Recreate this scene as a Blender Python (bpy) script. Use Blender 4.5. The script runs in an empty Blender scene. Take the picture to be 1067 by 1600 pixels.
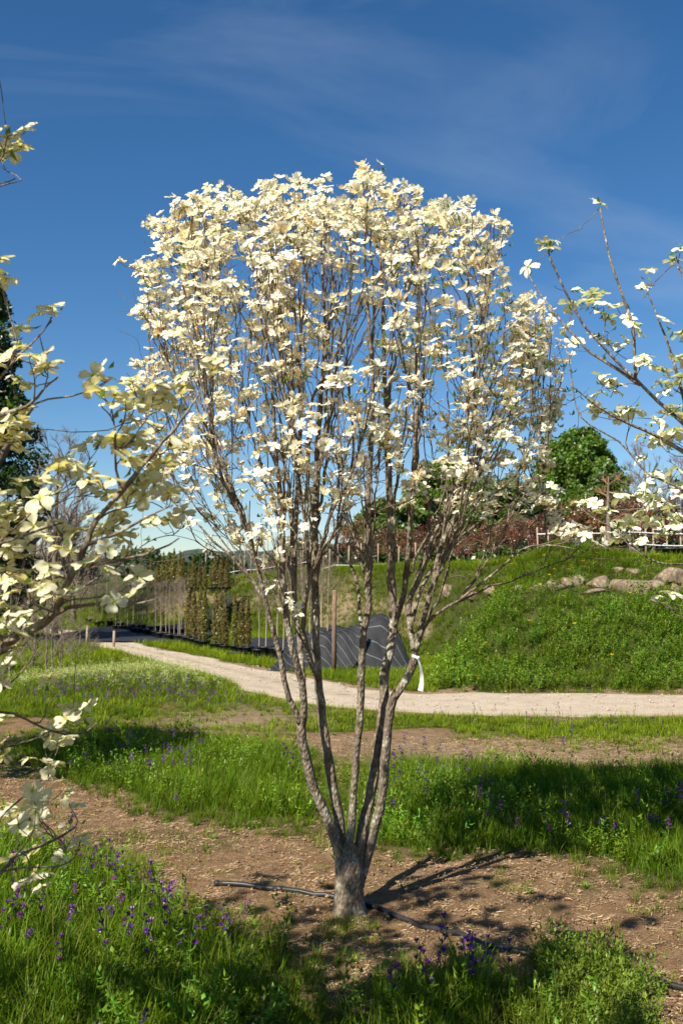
import bpy, math, random
import numpy as np
from mathutils import Vector, Matrix, Euler
random.seed(7); RNG = np.random.default_rng(11)
C = bpy.context.scene.collection
R_ = math.radians
# ------------------------------------------------------------------ camera, sky, sun, exposure
CAMZ, F, TH = 1.65, 1600*35/36, math.atan(105/(1600*35/36))
cam_d = bpy.data.cameras.new('camera'); cam = bpy.data.objects.new('camera', cam_d); C.objects.link(cam)
cam.location = (0, 0, CAMZ); cam.rotation_euler = (math.pi/2+TH, 0, 0)
cam_d.sensor_fit = 'VERTICAL'; cam_d.sensor_height = 36; cam_d.sensor_width = 24; cam_d.lens = 35
cam_d.clip_start = .05; cam_d.clip_end = 3000
cam_d.dof.use_dof = True; cam_d.dof.focus_distance = 5.0; cam_d.dof.aperture_fstop = 6.3
S = bpy.context.scene; S.camera = cam
ELEV, SX, SY = R_(43), -.64, -.768               # the sun stands behind the photographer's shoulder
w = bpy.data.worlds.new('World'); S.world = w; w.use_nodes = True
nt = w.node_tree; nt.nodes.clear(); N = nt.nodes.new; L = nt.links.new
out = N('ShaderNodeOutputWorld'); bg = N('ShaderNodeBackground'); bg.inputs[1].default_value = .058
sky = N('ShaderNodeTexSky'); sky.sky_type = 'NISHITA'; sky.sun_disc = False
sky.sun_elevation = ELEV; sky.sun_rotation = math.atan2(SX, SY); sky.air_density = 1.0; sky.dust_density = .0; sky.ozone_density = 4.5; sky.altitude = 300
tc = N('ShaderNodeTexCoord'); mp = N('ShaderNodeMapping'); mp.inputs['Scale'].default_value = (1.2, 1.0, 4.2); mp.inputs['Rotation'].default_value = (.15, -.3, .3); mp.inputs['Location'].default_value = (9, 1, 4)
nz = N('ShaderNodeTexNoise'); nz.inputs['Scale'].default_value = 1.8; nz.inputs['Detail'].default_value = 9; nz.inputs['Roughness'].default_value = .55; nz.inputs['Distortion'].default_value = .7
mr = N('ShaderNodeMapRange'); mr.inputs[1].default_value = .5; mr.inputs[2].default_value = .9; mr.inputs[3].default_value = 0; mr.inputs[4].default_value = .2
mx = N('ShaderNodeMix'); mx.data_type = 'RGBA'; mx.inputs['B'].default_value = (6.6, 7.4, 8.6, 1)
L(tc.outputs['Generated'], mp.inputs[0]); L(mp.outputs[0], nz.inputs[0]); L(nz.outputs[0], mr.inputs[0]); L(mr.outputs[0], mx.inputs['Factor'])
hsv = N('ShaderNodeHueSaturation'); hsv.inputs['Saturation'].default_value = 1.22; hsv.inputs['Hue'].default_value = .5; L(sky.outputs[0], hsv.inputs['Color']); L(hsv.outputs[0], mx.inputs['A']); L(mx.outputs['Result'], bg.inputs[0]); L(bg.outputs[0], out.inputs[0])
sd = bpy.data.lights.new('sun', 'SUN'); sd.energy = 5.0; sd.angle = R_(.5); sd.color = (1, .93, .82)
so = bpy.data.objects.new('sun', sd); C.objects.link(so); so.location = (-8, -10, 14)
sdir = Vector((-SX*math.cos(ELEV), -SY*math.cos(ELEV), -math.sin(ELEV))); so.rotation_euler = sdir.to_track_quat('-Z', 'Y').to_euler()
SUNV = np.array([-sdir.x, -sdir.y, -sdir.z])
S.view_settings.view_transform = 'Standard'; S.view_settings.look = 'None'; S.view_settings.gamma = 1; S.view_settings.exposure = .94
S.cycles.max_bounces = 5; S.cycles.diffuse_bounces = 3; S.cycles.transmission_bounces = 4; S.cycles.transparent_max_bounces = 8; S.cycles.use_denoising = True

# ------------------------------------------------------------------ pixel <-> place
def ray(px, py):
    u = (px-533.5)/F; v = (800-py)/F
    return u, math.cos(TH)-v*math.sin(TH), math.sin(TH)+v*math.cos(TH)
def P(px, py, d):
    x, y, z = ray(px, py); return np.array([x*d/y, d, CAMZ+z*d/y])
def project(x, y, z=0):
    dz = np.asarray(z)-CAMZ; c, s = math.cos(TH), math.sin(TH)
    dep = y*c+dz*s; up = -y*s+dz*c
    return 533.5+F*x/dep, 800-F*up/dep
def sm(t): t = np.clip(t, 0, 1); return t*t*(3-2*t)
def vnoise(x, y, seed=0):
    x = np.asarray(x, float); y = np.asarray(y, float)
    xi = np.floor(x); yi = np.floor(y); fx = sm(x-xi); fy = sm(y-yi)
    def h(a, b):
        v = np.sin(a*127.1+b*311.7+seed*74.7)*43758.5453; return v-np.floor(v)
    return (h(xi, yi)*(1-fx)+h(xi+1, yi)*fx)*(1-fy)+(h(xi, yi+1)*(1-fx)+h(xi+1, yi+1)*fx)*fy
def fbm(x, y, o=4, seed=0):
    return sum(vnoise(x*2**i, y*2**i, seed+i)*.5**i for i in range(o))/(2-.5**(o-1))
ROADC = np.array([[30, 11.6], [16, 12.4], [9, 12.95], [4.5, 13.25], [1.5, 13.4], [.3, 13.9], [-.7, 15.1], [-1.6, 17.2], [-2.8, 19.6], [-4.35, 22.6], [-6.2, 26.3], [-8.9, 31.5], [-12, 34.6], [-17, 36.2], [-26, 37]])
def dense(pts, step):
    pts = np.asarray(pts, float); o = []
    n = len(pts)
    for i in range(n-1):
        p0, p1, p2, p3 = pts[max(i-1, 0)], pts[i], pts[i+1], pts[min(i+2, n-1)]
        k = max(2, int(np.linalg.norm(p2-p1)/step))
        for t in np.arange(k)/k:
            o.append(.5*((2*p1)+(-p0+p2)*t+(2*p0-5*p1+4*p2-p3)*t*t+(-p0+3*p1-3*p2+p3)*t**3))
    o.append(pts[-1]); return np.array(o)
ROADD = dense(ROADC, .35)
def road_dist(x, y):
    x = np.asarray(x, float).ravel(); y = np.asarray(y, float).ravel(); o = np.full(x.shape, 99.)
    for cx, cy in ROADD: o = np.minimum(o, (x-cx)**2+(y-cy)**2)
    return np.sqrt(o)
def H0(x, y):
    b = 1.4*sm((y-14.45)/2.7)*sm((x-(.95+.3*(y-14.4)))/1.25)
    f2 = np.interp(x, [-40, -14, -7, -3, -1, .5, 1.8, 3.0, 4.2, 12, 40], [42, 38, 36, 30, 26, 23, 21, 18, 16.7, 16.2, 15])
    w2 = np.interp(x, [-7, -1, .5, 1.8, 3, 4.2, 40], [4, 6, 6, 5, 3.2, 2.4, 2.2])
    top = np.interp(x, [-9, -1, 40], [1.05, 1.95, 2.0])
    s = top*sm((y-f2)/w2)
    g = .28*np.exp(-((x-3.9)/1.3)**2-((y-18.6)/.8)**2)
    m = .20*np.exp(-((x+3.1)/1.5)**2-((y-14.9)/1.3)**2)
    far = 2.2*sm((y-60)/200)
    return b+s*(1-b/2.1)+g+m+far
def H(x, y):
    x = np.asarray(x, float); y = np.asarray(y, float); sh = np.broadcast(x, y).shape
    rd = road_dist(*np.broadcast_arrays(x, y)).reshape(sh)
    k = sm((rd-1.2)/.8)
    n = (fbm(x*.7, y*.7, 3, 3)-.5)*.10*k+(fbm(x*3.1, y*3.1, 3, 9)-.5)*.035*k+(fbm(x*13, y*13, 2, 5)-.5)*.018*k
    return H0(x, y)+n
def hit(px, py, dmax=90):
    x, y, z = ray(px, py); d = np.linspace(2, dmax, 6000)
    X = x*d/y; Z = CAMZ+z*d/y; b = np.nonzero(Z < H0(X, d))[0]
    k = b[0] if len(b) else len(d)-1
    return np.array([X[k], d[k], float(H(X[k:k+1], d[k:k+1])[0])])
def gz(x, y): return float(H(np.array([x]), np.array([y]))[0])
def inpoly(px, py, poly):
    r = np.zeros(px.shape, bool); n = len(poly); j = n-1
    for i in range(n):
        (xi, yi), (xj, yj) = poly[i], poly[j]
        if yi != yj: r ^= ((yi > py) != (yj > py)) & (px < (xj-xi)*(py-yi)/(yj-yi)+xi)
        j = i
    return r
# ------------------------------------------------------------------ mesh helpers
class MB:
    def __init__(s): s.v = []; s.f = []; s.c = []; s.n = 0; s.mi = []
    def add(s, v, f, col=None, mi=0):
        v = np.asarray(v, float); s.v.append(v)
        k = s.n; s.f.extend([tuple([i+k for i in q]) for q in f]); s.mi.extend([mi]*len(f)); s.n += len(v)
        c = np.ones((len(v), 4)); 
        if col is not None: c[:, :3] = col
        s.c.append(c); return s
    def mesh(s, name, mats, smooth=True, off=(0, 0, 0)):
        me = bpy.data.meshes.new(name)
        v = np.concatenate(s.v)-np.asarray(off, float); me.from_pydata(v.tolist(), [], s.f)
        a = me.color_attributes.new('col', 'FLOAT_COLOR', 'POINT'); a.data.foreach_set('color', np.concatenate(s.c).ravel().astype(np.float32))
        for m in (mats if isinstance(mats, (list, tuple)) else [mats]): me.materials.append(m)
        if any(s.mi): me.polygons.foreach_set('material_index', s.mi)
        if smooth: me.polygons.foreach_set('use_smooth', [True]*len(s.f))
        me.update(); return me
def link(name, data, parent=None, loc=None, rot=None, sc=None):
    o = bpy.data.objects.new(name, data); C.objects.link(o)
    if parent: o.parent = parent
    if loc is not None: o.location = Vector([float(i) for i in loc])
    if rot is not None: o.rotation_euler = rot
    if sc is not None: o.scale = (sc, sc, sc) if isinstance(sc, (int, float)) else sc
    return o
def tag(o, label=None, cat=None, group=None, kind=None):
    if label: o['label'] = label
    if cat: o['category'] = cat
    if group: o['group'] = group
    if kind: o['kind'] = kind
    return o
def thing(name, label, cat, loc, group=None, rz=0): return tag(link(name, None, None, loc, (0, 0, rz)), label, cat, group)
def copy_tree(o, parent=None):
    c = o.copy(); C.objects.link(c); c.parent = parent
    for ch in list(o.children): copy_tree(ch, c)
    return c
def cr3(a, b): return np.array((a[1]*b[2]-a[2]*b[1], a[2]*b[0]-a[0]*b[2], a[0]*b[1]-a[1]*b[0]))
ANG = {n: (np.cos(np.arange(n)*2*math.pi/n)[:, None], np.sin(np.arange(n)*2*math.pi/n)[:, None]) for n in range(3, 24)}
TFACE = {}
def tube(mb, pts, rad, n=6, cap=True, col=None, mi=0, rough=0):
    pts = np.asarray(pts, float); m = len(pts); rad = np.broadcast_to(rad, (m,)); t = np.empty_like(pts)
    t[1:-1] = pts[2:]-pts[:-2]; t[0] = pts[1]-pts[0]; t[-1] = pts[-1]-pts[-2]; t /= np.sqrt((t*t).sum(1))[:, None]+1e-9
    a = np.array((t[0][1], -t[0][0], 0.)) if abs(t[0][2]) < .995 else np.array((1., 0, 0)); ca, sa = ANG[n]; V = np.empty((m, n, 3))
    for i in range(m):
        ti = t[i]; a = a-ti*(a[0]*ti[0]+a[1]*ti[1]+a[2]*ti[2]); a = a/(math.sqrt(a[0]*a[0]+a[1]*a[1]+a[2]*a[2])+1e-9); b = cr3(ti, a)
        r = rad[i]*(1+rough*(RNG.random((n, 1))-.5)) if rough else rad[i]
        V[i] = pts[i]+ca*r*a+sa*r*b
    key = (m, n, cap)
    if key not in TFACE:
        f = [(i*n+k, i*n+(k+1) % n, (i+1)*n+(k+1) % n, (i+1)*n+k) for i in range(m-1) for k in range(n)]
        if cap: f.append(tuple(range(n))[::-1]); f.append(tuple(range((m-1)*n, m*n)))
        TFACE[key] = f
    mb.add(V.reshape(-1, 3), TFACE[key], col, mi)
def box(mb, x0, x1, y0, y1, z0, z1, col=None):
    mb.add([(x, y, z) for z in (z0, z1) for x, y in ((x0, y0), (x1, y0), (x1, y1), (x0, y1))], [(3, 2, 1, 0), (4, 5, 6, 7), (0, 1, 5, 4), (1, 2, 6, 5), (2, 3, 7, 6), (3, 0, 4, 7)], col)
def lathe(mb, prof, n=14, col=None):
    V = []; 
    for r, z in prof: V += [(r*math.cos(a), r*math.sin(a), z) for a in np.arange(n)*2*math.pi/n]
    f = [(i*n+k, i*n+(k+1) % n, (i+1)*n+(k+1) % n, (i+1)*n+k) for i in range(len(prof)-1) for k in range(n)]
    f.append(tuple(range(n))[::-1]); mb.add(V, f, col)
# ------------------------------------------------------------------ materials
ALB = .76
def mat(name):
    m = bpy.data.materials.new(name); m.use_nodes = True; t = m.node_tree; t.nodes.clear()
    o = t.nodes.new('ShaderNodeOutputMaterial'); return m, t.nodes.new, t.links.new, o
def noise(N, L, scale, det=5, vec=None, rough=.6):
    n = N('ShaderNodeTexNoise'); n.inputs['Scale'].default_value = scale; n.inputs['Detail'].default_value = det; n.inputs['Roughness'].default_value = rough
    if vec is not None: L(vec, n.inputs[0])
    return n.outputs[0]
def ramp(N, L, fac, stops):
    r = N('ShaderNodeValToRGB'); e = r.color_ramp.elements
    while len(e) < len(stops): e.new(.5)
    for i, (p, c) in enumerate(stops): e[i].position = p; e[i].color = (*[v*ALB for v in c], 1)
    L(fac, r.inputs[0]); return r.outputs[0]
def mixc(N, L, fac, a, b, mode='MIX'):
    m = N('ShaderNodeMix'); m.data_type = 'RGBA'; m.blend_type = mode
    for s, v in (('Factor', fac), ('A', a), ('B', b)):
        if isinstance(v, (int, float)): m.inputs[s].default_value = v
        elif isinstance(v, tuple): m.inputs[s].default_value = (*[q*(1 if mode == 'MULTIPLY' else ALB) for q in v], 1)
        else: L(v, m.inputs[s])
    return m.outputs['Result']
def bump(N, L, h, st, dist=.01):
    b = N('ShaderNodeBump'); b.inputs['Strength'].default_value = st; b.inputs['Distance'].default_value = dist; L(h, b.inputs['Height']); return b.outputs[0]
def solid(name, stops, scale=8, rough=.8, bs=.3, bd=.01, spec=.3, det=6):
    m, N, L, o = mat(name); tc = N('ShaderNodeTexCoord'); n = noise(N, L, scale, det, tc.outputs['Object'])
    b = N('ShaderNodeBsdfPrincipled'); L(ramp(N, L, n, stops), b.inputs['Base Color']); b.inputs['Roughness'].default_value = rough; b.inputs['Specular IOR Level'].default_value = spec
    L(bump(N, L, noise(N, L, scale*4, 4, tc.outputs['Object']), bs, bd), b.inputs['Normal']); L(b.outputs[0], o.inputs[0]); return m
def leafy(name, base, trans=.4, var=.25, hue=.03, gloss=.05, grough=.35, sat=1.0, tint=None, alb=.85, vein=0):
    m, N, L, o = mat(name); a = N('ShaderNodeAttribute'); a.attribute_name = 'col'; oi = N('ShaderNodeObjectInfo')
    c = mixc(N, L, 1.0, a.outputs['Color'], tuple(v*alb for v in base), 'MULTIPLY')
    if vein: tcx = N('ShaderNodeTexCoord'); mpx = N('ShaderNodeMapping'); mpx.inputs['Scale'].default_value = (.25, 1.6, .25); L(tcx.outputs['Object'], mpx.inputs[0]); c = mixc(N, L, 1.0, c, ramp(N, L, noise(N, L, vein, 4, mpx.outputs[0]), [(.3, (.82/ALB, .80/ALB, .70/ALB)), (.6, (1/ALB, 1/ALB, 1/ALB))]), 'MULTIPLY')
    hs = N('ShaderNodeHueSaturation'); L(c, hs.inputs['Color']); hs.inputs['Saturation'].default_value = sat
    r1 = N('ShaderNodeMapRange'); L(oi.outputs['Random'], r1.inputs[0]); r1.inputs[3].default_value = 1-var; r1.inputs[4].default_value = 1+var; L(r1.outputs[0], hs.inputs['Value'])
    mu = N('ShaderNodeMath'); mu.operation = 'FRACT'; m2 = N('ShaderNodeMath'); m2.operation = 'MULTIPLY'; m2.inputs[1].default_value = 7.31; L(oi.outputs['Random'], m2.inputs[0]); L(m2.outputs[0], mu.inputs[0])
    r2 = N('ShaderNodeMapRange'); L(mu.outputs[0], r2.inputs[0]); r2.inputs[3].default_value = .5-hue; r2.inputs[4].default_value = .5+hue; L(r2.outputs[0], hs.inputs['Hue'])
    d = N('ShaderNodeBsdfDiffuse'); t = N('ShaderNodeBsdfTranslucent'); L(hs.outputs[0], d.inputs[0])
    tcn = mixc(N, L, 1.0, hs.outputs[0], tint or (1.02, 1.12, .30), 'MULTIPLY'); L(tcn, t.inputs[0])
    s = N('ShaderNodeMixShader'); s.inputs[0].default_value = trans; L(d.outputs[0], s.inputs[1]); L(t.outputs[0], s.inputs[2])
    g = N('ShaderNodeBsdfGlossy'); g.inputs['Roughness'].default_value = grough
    s2 = N('ShaderNodeMixShader'); s2.inputs[0].default_value = gloss; L(s.outputs[0], s2.inputs[1]); L(g.outputs[0], s2.inputs[2]); L(s2.outputs[0], o.inputs[0]); return m
def bark(name, c0, c1, lich, scale=30, amount=.56):
    m, N, L, o = mat(name); tc = N('ShaderNodeTexCoord'); mp = N('ShaderNodeMapping'); mp.inputs['Scale'].default_value = (1, 1, .55); L(tc.outputs['Object'], mp.inputs[0])
    vo = N('ShaderNodeTexVoronoi'); vo.inputs['Scale'].default_value = scale*3; L(mp.outputs[0], vo.inputs[0])
    n = noise(N, L, scale, 6, mp.outputs[0]); c = ramp(N, L, n, [(.3, c0), (.7, c1)])
    n2 = noise(N, L, scale*.45, 7, tc.outputs['Object'], .7); f = N('ShaderNodeMapRange'); L(n2, f.inputs[0]); f.inputs[1].default_value = amount; f.inputs[2].default_value = amount+.08; f.inputs[4].default_value = .75
    vr = N('ShaderNodeMapRange'); L(vo.outputs['Distance'], vr.inputs[0]); vr.inputs[1].default_value = .15; vr.inputs[2].default_value = .75; vr.inputs[3].default_value = 1.2; vr.inputs[4].default_value = .68; c = mixc(N, L, f.outputs[0], c, lich); c = mixc(N, L, 1.0, c, vr.outputs[0], 'MULTIPLY'); b = N('ShaderNodeBsdfPrincipled'); L(c, b.inputs['Base Color']); b.inputs['Roughness'].default_value = .9; b.inputs['Specular IOR Level'].default_value = .15
    ad = N('ShaderNodeMath'); L(vo.outputs['Distance'], ad.inputs[0]); L(n, ad.inputs[1]); L(bump(N, L, ad.outputs[0], 1.0, .008), b.inputs['Normal']); L(b.outputs[0], o.inputs[0]); return m
def ground_mat():
    m, N, L, o = mat('soil'); tc = N('ShaderNodeTexCoord'); v = tc.outputs['Object']; a = N('ShaderNodeAttribute'); a.attribute_name = 'col'
    sp = N('ShaderNodeSeparateColor'); L(a.outputs['Color'], sp.inputs[0])
    n1 = noise(N, L, 1.7, 7, v, .65); n2 = noise(N, L, 55, 5, v, .75); n3 = noise(N, L, 9, 6, v, .7)
    dirt = ramp(N, L, n3, [(.28, (.21, .13, .072)), (.5, (.36, .25, .15)), (.72, (.50, .37, .24))])
    dirt = mixc(N, L, n2, dirt, (.50, .36, .21), 'OVERLAY')
    mp = N('ShaderNodeMapping'); mp.inputs['Scale'].default_value = (1, 3.0, 1); L(v, mp.inputs[0]); st = noise(N, L, 90, 3, mp.outputs[0], .8)
    f = N('ShaderNodeMapRange'); L(st, f.inputs[0]); f.inputs[1].default_value = .60; f.inputs[2].default_value = .66
    dirt = mixc(N, L, f.outputs[0], dirt, (.56, .43, .26))
    moss = N('ShaderNodeMapRange'); L(n1, moss.inputs[0]); moss.inputs[1].default_value = .52; moss.inputs[2].default_value = .7; moss.inputs[4].default_value = .55
    dirt = mixc(N, L, moss.outputs[0], dirt, (.22, .175, .06))
    green = ramp(N, L, n2, [(.35, (.030, .042, .010)), (.65, (.085, .115, .028))])
    c = mixc(N, L, sp.outputs[0], dirt, green)
    c = mixc(N, L, sp.outputs[1], c, ramp(N, L, n3, [(.3, (.30, .21, .12)), (.7, (.47, .36, .23))]))   # dry straw and sandy soil
    b = N('ShaderNodeBsdfPrincipled'); L(c, b.inputs['Base Color']); b.inputs['Roughness'].default_value = .95; b.inputs['Specular IOR Level'].default_value = .1
    ad = N('ShaderNodeMath'); L(n2, ad.inputs[0]); L(n3, ad.inputs[1]); L(bump(N, L, ad.outputs[0], 1.0, .03), b.inputs['Normal']); L(b.outputs[0], o.inputs[0]); return m
def road_mat():
    m, N, L, o = mat('sandy_track'); tc = N('ShaderNodeTexCoord'); v = tc.outputs['Object']; a = N('ShaderNodeAttribute'); a.attribute_name = 'col'; sp = N('ShaderNodeSeparateColor'); L(a.outputs['Color'], sp.inputs[0])
    n3 = noise(N, L, 3, 7, v, .7); n2 = noise(N, L, 60, 4, v, .8)
    c = ramp(N, L, n3, [(.3, (.45, .34, .22)), (.55, (.62, .495, .35)), (.75, (.70, .58, .43))]); c = mixc(N, L, .35, c, ramp(N, L, n2, [(.35, (.3, .25, .19)), (.6, (.65, .6, .52))]))
    f = N('ShaderNodeMath'); f.operation = 'MULTIPLY'; L(sp.outputs[0], f.inputs[0]); r = N('ShaderNodeMapRange'); L(n3, r.inputs[0]); r.inputs[1].default_value = .42; r.inputs[2].default_value = .6; L(r.outputs[0], f.inputs[1])
    c = mixc(N, L, f.outputs[0], c, (.25, .21, .09))
    b = N('ShaderNodeBsdfPrincipled'); L(c, b.inputs['Base Color']); b.inputs['Roughness'].default_value = .95; b.inputs['Specular IOR Level'].default_value = .1
    L(bump(N, L, n2, .6, .02), b.inputs['Normal']); L(b.outputs[0], o.inputs[0]); return m
def cloth_mat():
    m, N, L, o = mat('woven_cover'); tc = N('ShaderNodeTexCoord'); v = tc.outputs['UV'] if False else tc.outputs['Object']
    a = N('ShaderNodeAttribute'); a.attribute_name = 'col'; sp = N('ShaderNodeSeparateColor'); L(a.outputs['Color'], sp.inputs[0])
    def lines(sock, per):
        mu = N('ShaderNodeMath'); mu.operation = 'MULTIPLY'; mu.inputs[1].default_value = per; L(sock, mu.inputs[0]); fr = N('ShaderNodeMath'); fr.operation = 'FRACT'; L(mu.outputs[0], fr.inputs[0])
        lt = N('ShaderNodeMath'); lt.operation = 'LESS_THAN'; lt.inputs[1].default_value = .055; L(fr.outputs[0], lt.inputs[0]); return lt.outputs[0]
    mxn = N('ShaderNodeMath'); mxn.operation = 'MAXIMUM'; L(lines(sp.outputs[0], 22), mxn.inputs[0]); mxn.inputs[1].default_value = 0
    n = noise(N, L, 4, 5, v); c = mixc(N, L, mxn.outputs[0], ramp(N, L, n, [(.3, (.012, .013, .015)), (.7, (.03, .032, .036))]), (.16, .17, .18))
    b = N('ShaderNodeBsdfPrincipled'); L(c, b.inputs['Base Color']); b.inputs['Roughness'].default_value = .7; b.inputs['Specular IOR Level'].default_value = .25
    L(bump(N, L, noise(N, L, 14, 4, v), .4, .02), b.inputs['Normal']); L(b.outputs[0], o.inputs[0]); return m
M = dict(
 soil=ground_mat(), road=road_mat(), cloth=cloth_mat(),
 petal=leafy('petal', (.95, .92, .82), .48, .05, .006, .01, .5, tint=(1, .96, .82), alb=.99),
 petal_y=leafy('petal_cream', (.92, .89, .66), .46, .08, .012, .008, .5, tint=(1, .94, .42), alb=.88, vein=170),
 petal_g=leafy('petal_fresh', (.92, .91, .76), .36, .06, .012, .008, .5, tint=(.95, 1, .45), alb=.9, vein=170),
 button=leafy('button', (.30, .31, .055), .1, .2, .02), leaf=leafy('young_leaf', (.17, .27, .035), .45, .3, .03, .06),
 grass=leafy('grass', (.152, .262, .012), .45, .3, .02, .008, .5), grass_dry=leafy('dry_grass', (.34, .29, .12), .3, .25, .02, .04),
 herb=leafy('herb', (.145, .25, .024), .35, .3, .025, .015), weed=leafy('weed', (.18, .26, .03), .4, .25, .02, .015),
 purple=leafy('purple_bloom', (.17, .045, .27), .35, .3, .03, .03), yellow=leafy('yellow_bloom', (.75, .48, .03), .2, .15, .02), pale=leafy('pale_bloom', (.55, .58, .22), .3, .2, .02),
 straw=leafy('straw', (.50, .355, .20), .1, .4, .02, .02), clod=solid('clod', [(.3, (.18, .105, .055)), (.7, (.40, .27, .155))], 40, .95),
 bark=bark('dogwood_bark', (.12, .09, .062), (.34, .275, .20), (.50, .47, .36), 26, .53), twig=solid('twig_bark', [(.3, (.10, .068, .04)), (.7, (.24, .18, .115))], 30, .85),
 twig_r=solid('twig_brown', [(.3, (.075, .045, .035)), (.7, (.19, .14, .10))], 30, .8), fbark=bark('far_bark', (.16, .12, .09), (.30, .24, .19), (.38, .35, .30), 9),
 btwig=solid('bare_twig', [(.3, (.17, .12, .085)), (.7, (.33, .26, .20))], 5, .9), wood=solid('post_wood', [(.3, (.15, .09, .055)), (.7, (.27, .18, .115))], 12, .85), pale_wood=solid('stake_wood', [(.3, (.30, .22, .15)), (.7, (.48, .38, .27))], 12, .85),
 gravel=solid('road_gravel', [(.3, (.36, .28, .19)), (.7, (.66, .56, .44))], 30, .95), pot=solid('black_pot', [(.3, (.012, .012, .013)), (.7, (.03, .03, .032))], 6, .5, .1), pipe=solid('drip_pipe', [(.3, (.016, .016, .018)), (.7, (.05, .047, .045))], 14, .42, .2, .002),
 white=solid('white_tape', [(.3, (.72, .72, .70)), (.7, (.84, .84, .82))], 20, .6), rock=bark('rock', (.17, .115, .07), (.42, .33, .235), (.20, .18, .10), 5, .55),
 cyp=leafy('cypress', (.17, .145, .04), .25, .2, .02, .03), brown=leafy('copper_leaf', (.19, .09, .055), .3, .45, .035, .05), tree_g=leafy('tree_green', (.14, .25, .03), .35, .1, .01, .05), tree_d=leafy('tree_dark', (.035, .075, .018), .25, .1, .01, .05),
 pine=leafy('pine', (.11, .17, .035), .2, .1, .01, .05), maroon=leafy('maroon', (.11, .022, .026), .3, .1, .01), hill=solid('wooded_hill', [(.3, (.03, .05, .04)), (.7, (.055, .08, .06))], .08, .95, 1, 1))
# ------------------------------------------------------------------ ground cover masks (traced on the picture, lying on the ground)
A_ = [(-400, 1290), (60, 1310), (150, 1345), (215, 1395), (250, 1425), (330, 1450), (400, 1470), (450, 1500), (490, 1620), (490, 2400), (-400, 2400)]
B_ = [(520, 1585), (600, 1545), (690, 1525), (740, 1540), (790, 1565), (860, 1575), (870, 2400), (500, 2400)]
BH_ = [(850, 1500), (930, 1497), (1000, 1545), (1015, 1640), (840, 1640)]
C_ = [(60, 1165), (200, 1150), (330, 1160), (440, 1175), (500, 1195), (520, 1260), (490, 1300), (420, 1285), (300, 1280), (230, 1245), (150, 1220), (60, 1200)]
D_ = [(570, 1205), (680, 1195), (800, 1205), (950, 1215), (1400, 1215), (1400, 1400), (1030, 1405), (990, 1365), (900, 1335), (800, 1330), (640, 1345), (590, 1320), (560, 1260)]
BARE = [[(250, 1125), (330, 1108), (440, 1103), (500, 1115), (440, 1130), (330, 1145), (250, 1140)], [(560, 1150), (700, 1147), (850, 1165), (1400, 1168), (1400, 1212), (900, 1207), (700, 1192), (540, 1190)], [(100, 1140), (400, 1140), (480, 1150), (420, 1162), (120, 1155)], [(500, 1150), (620, 1150), (640, 1185), (500, 1190)]]
def cover(x, y):
    """-> tall grass, short grass, dry/sandy weights in 0..1 for arrays of ground points"""
    px, py = project(x, y, 0.)
    j1 = (fbm(x*2.2, y*2.2, 3, 21)-.5)*.45*F/np.maximum(y, 1); j2 = (fbm(x*2.2, y*2.2, 3, 31)-.5)*.45*F/np.maximum(y, 1)*1.65/np.maximum(y, 1)
    fx, fy = px+j1, py+j2; front = (y < 12.2)
    tall = np.zeros(x.shape)
    for p in (A_, B_, C_, D_):
        acc = 0
        for k in range(7):
            ex, ey = (0, 0) if k == 0 else (.26*math.cos(k*1.047), .26*math.sin(k*1.047)); qx, qy = project(x+ex, y+ey, 0.); acc = acc+inpoly(qx+j1, qy+j2, p)
        tall = np.maximum(tall, acc/7*front)
    n = fbm(x*1.1, y*1.1, 4, 41); dryn = fbm(x*.8, y*.8, 3, 51)
    short = np.where(y > 8.4, sm((n-.30)/.2)*.95, sm((n-.60)/.12)*.35)
    bare = np.zeros(x.shape)
    for p in BARE:
        acc = 0
        for k in range(7):
            ex, ey = (0, 0) if k == 0 else (.5*math.cos(k*1.047+.3), .5*math.sin(k*1.047+.3)); qx, qy = project(x+ex, y+ey, 0.); acc = acc+inpoly(qx+j1*1.3, qy+j2*1.3, p)
        bare = np.maximum(bare, np.clip(acc/7*(.55+.9*fbm(x*2.5, y*2.5, 3, 77)), 0, 1)*(y < 14))
    near_c = inpoly(px+j1, py+j2, [(395, 1250), (560, 1240), (600, 1300), (520, 1330), (430, 1300)])*front
    short = np.maximum(short*(1-.86*bare), near_c*.6)
    back = (y > 14.3); short = np.where(back, np.maximum(short, .85), short)
    dry = bare*.75
    slope = (y > 17) & (x < 2.0) & (x > -9); hz = H0(x, y)
    dry = np.where(slope & (hz > .3) & (hz < 1.8), sm((dryn-.44)/.2)*.5, dry); dry = np.maximum(dry, ((hz > .8) & (hz < 1.05) & slope)*.6)
    rd = road_dist(x, y).reshape(x.shape); rw = np.interp(x, [-6, -2.5, -.8, 1.5], [.6, .66, .92, 1.25]); short = np.where(rd < rw, 0, short); dry = np.where((rd < rw+.25), np.maximum(dry, .6*(fbm(x*3, y*3, 2, 8) > .5)), dry)
    return tall, short*(1-.55*dry), dry
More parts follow.
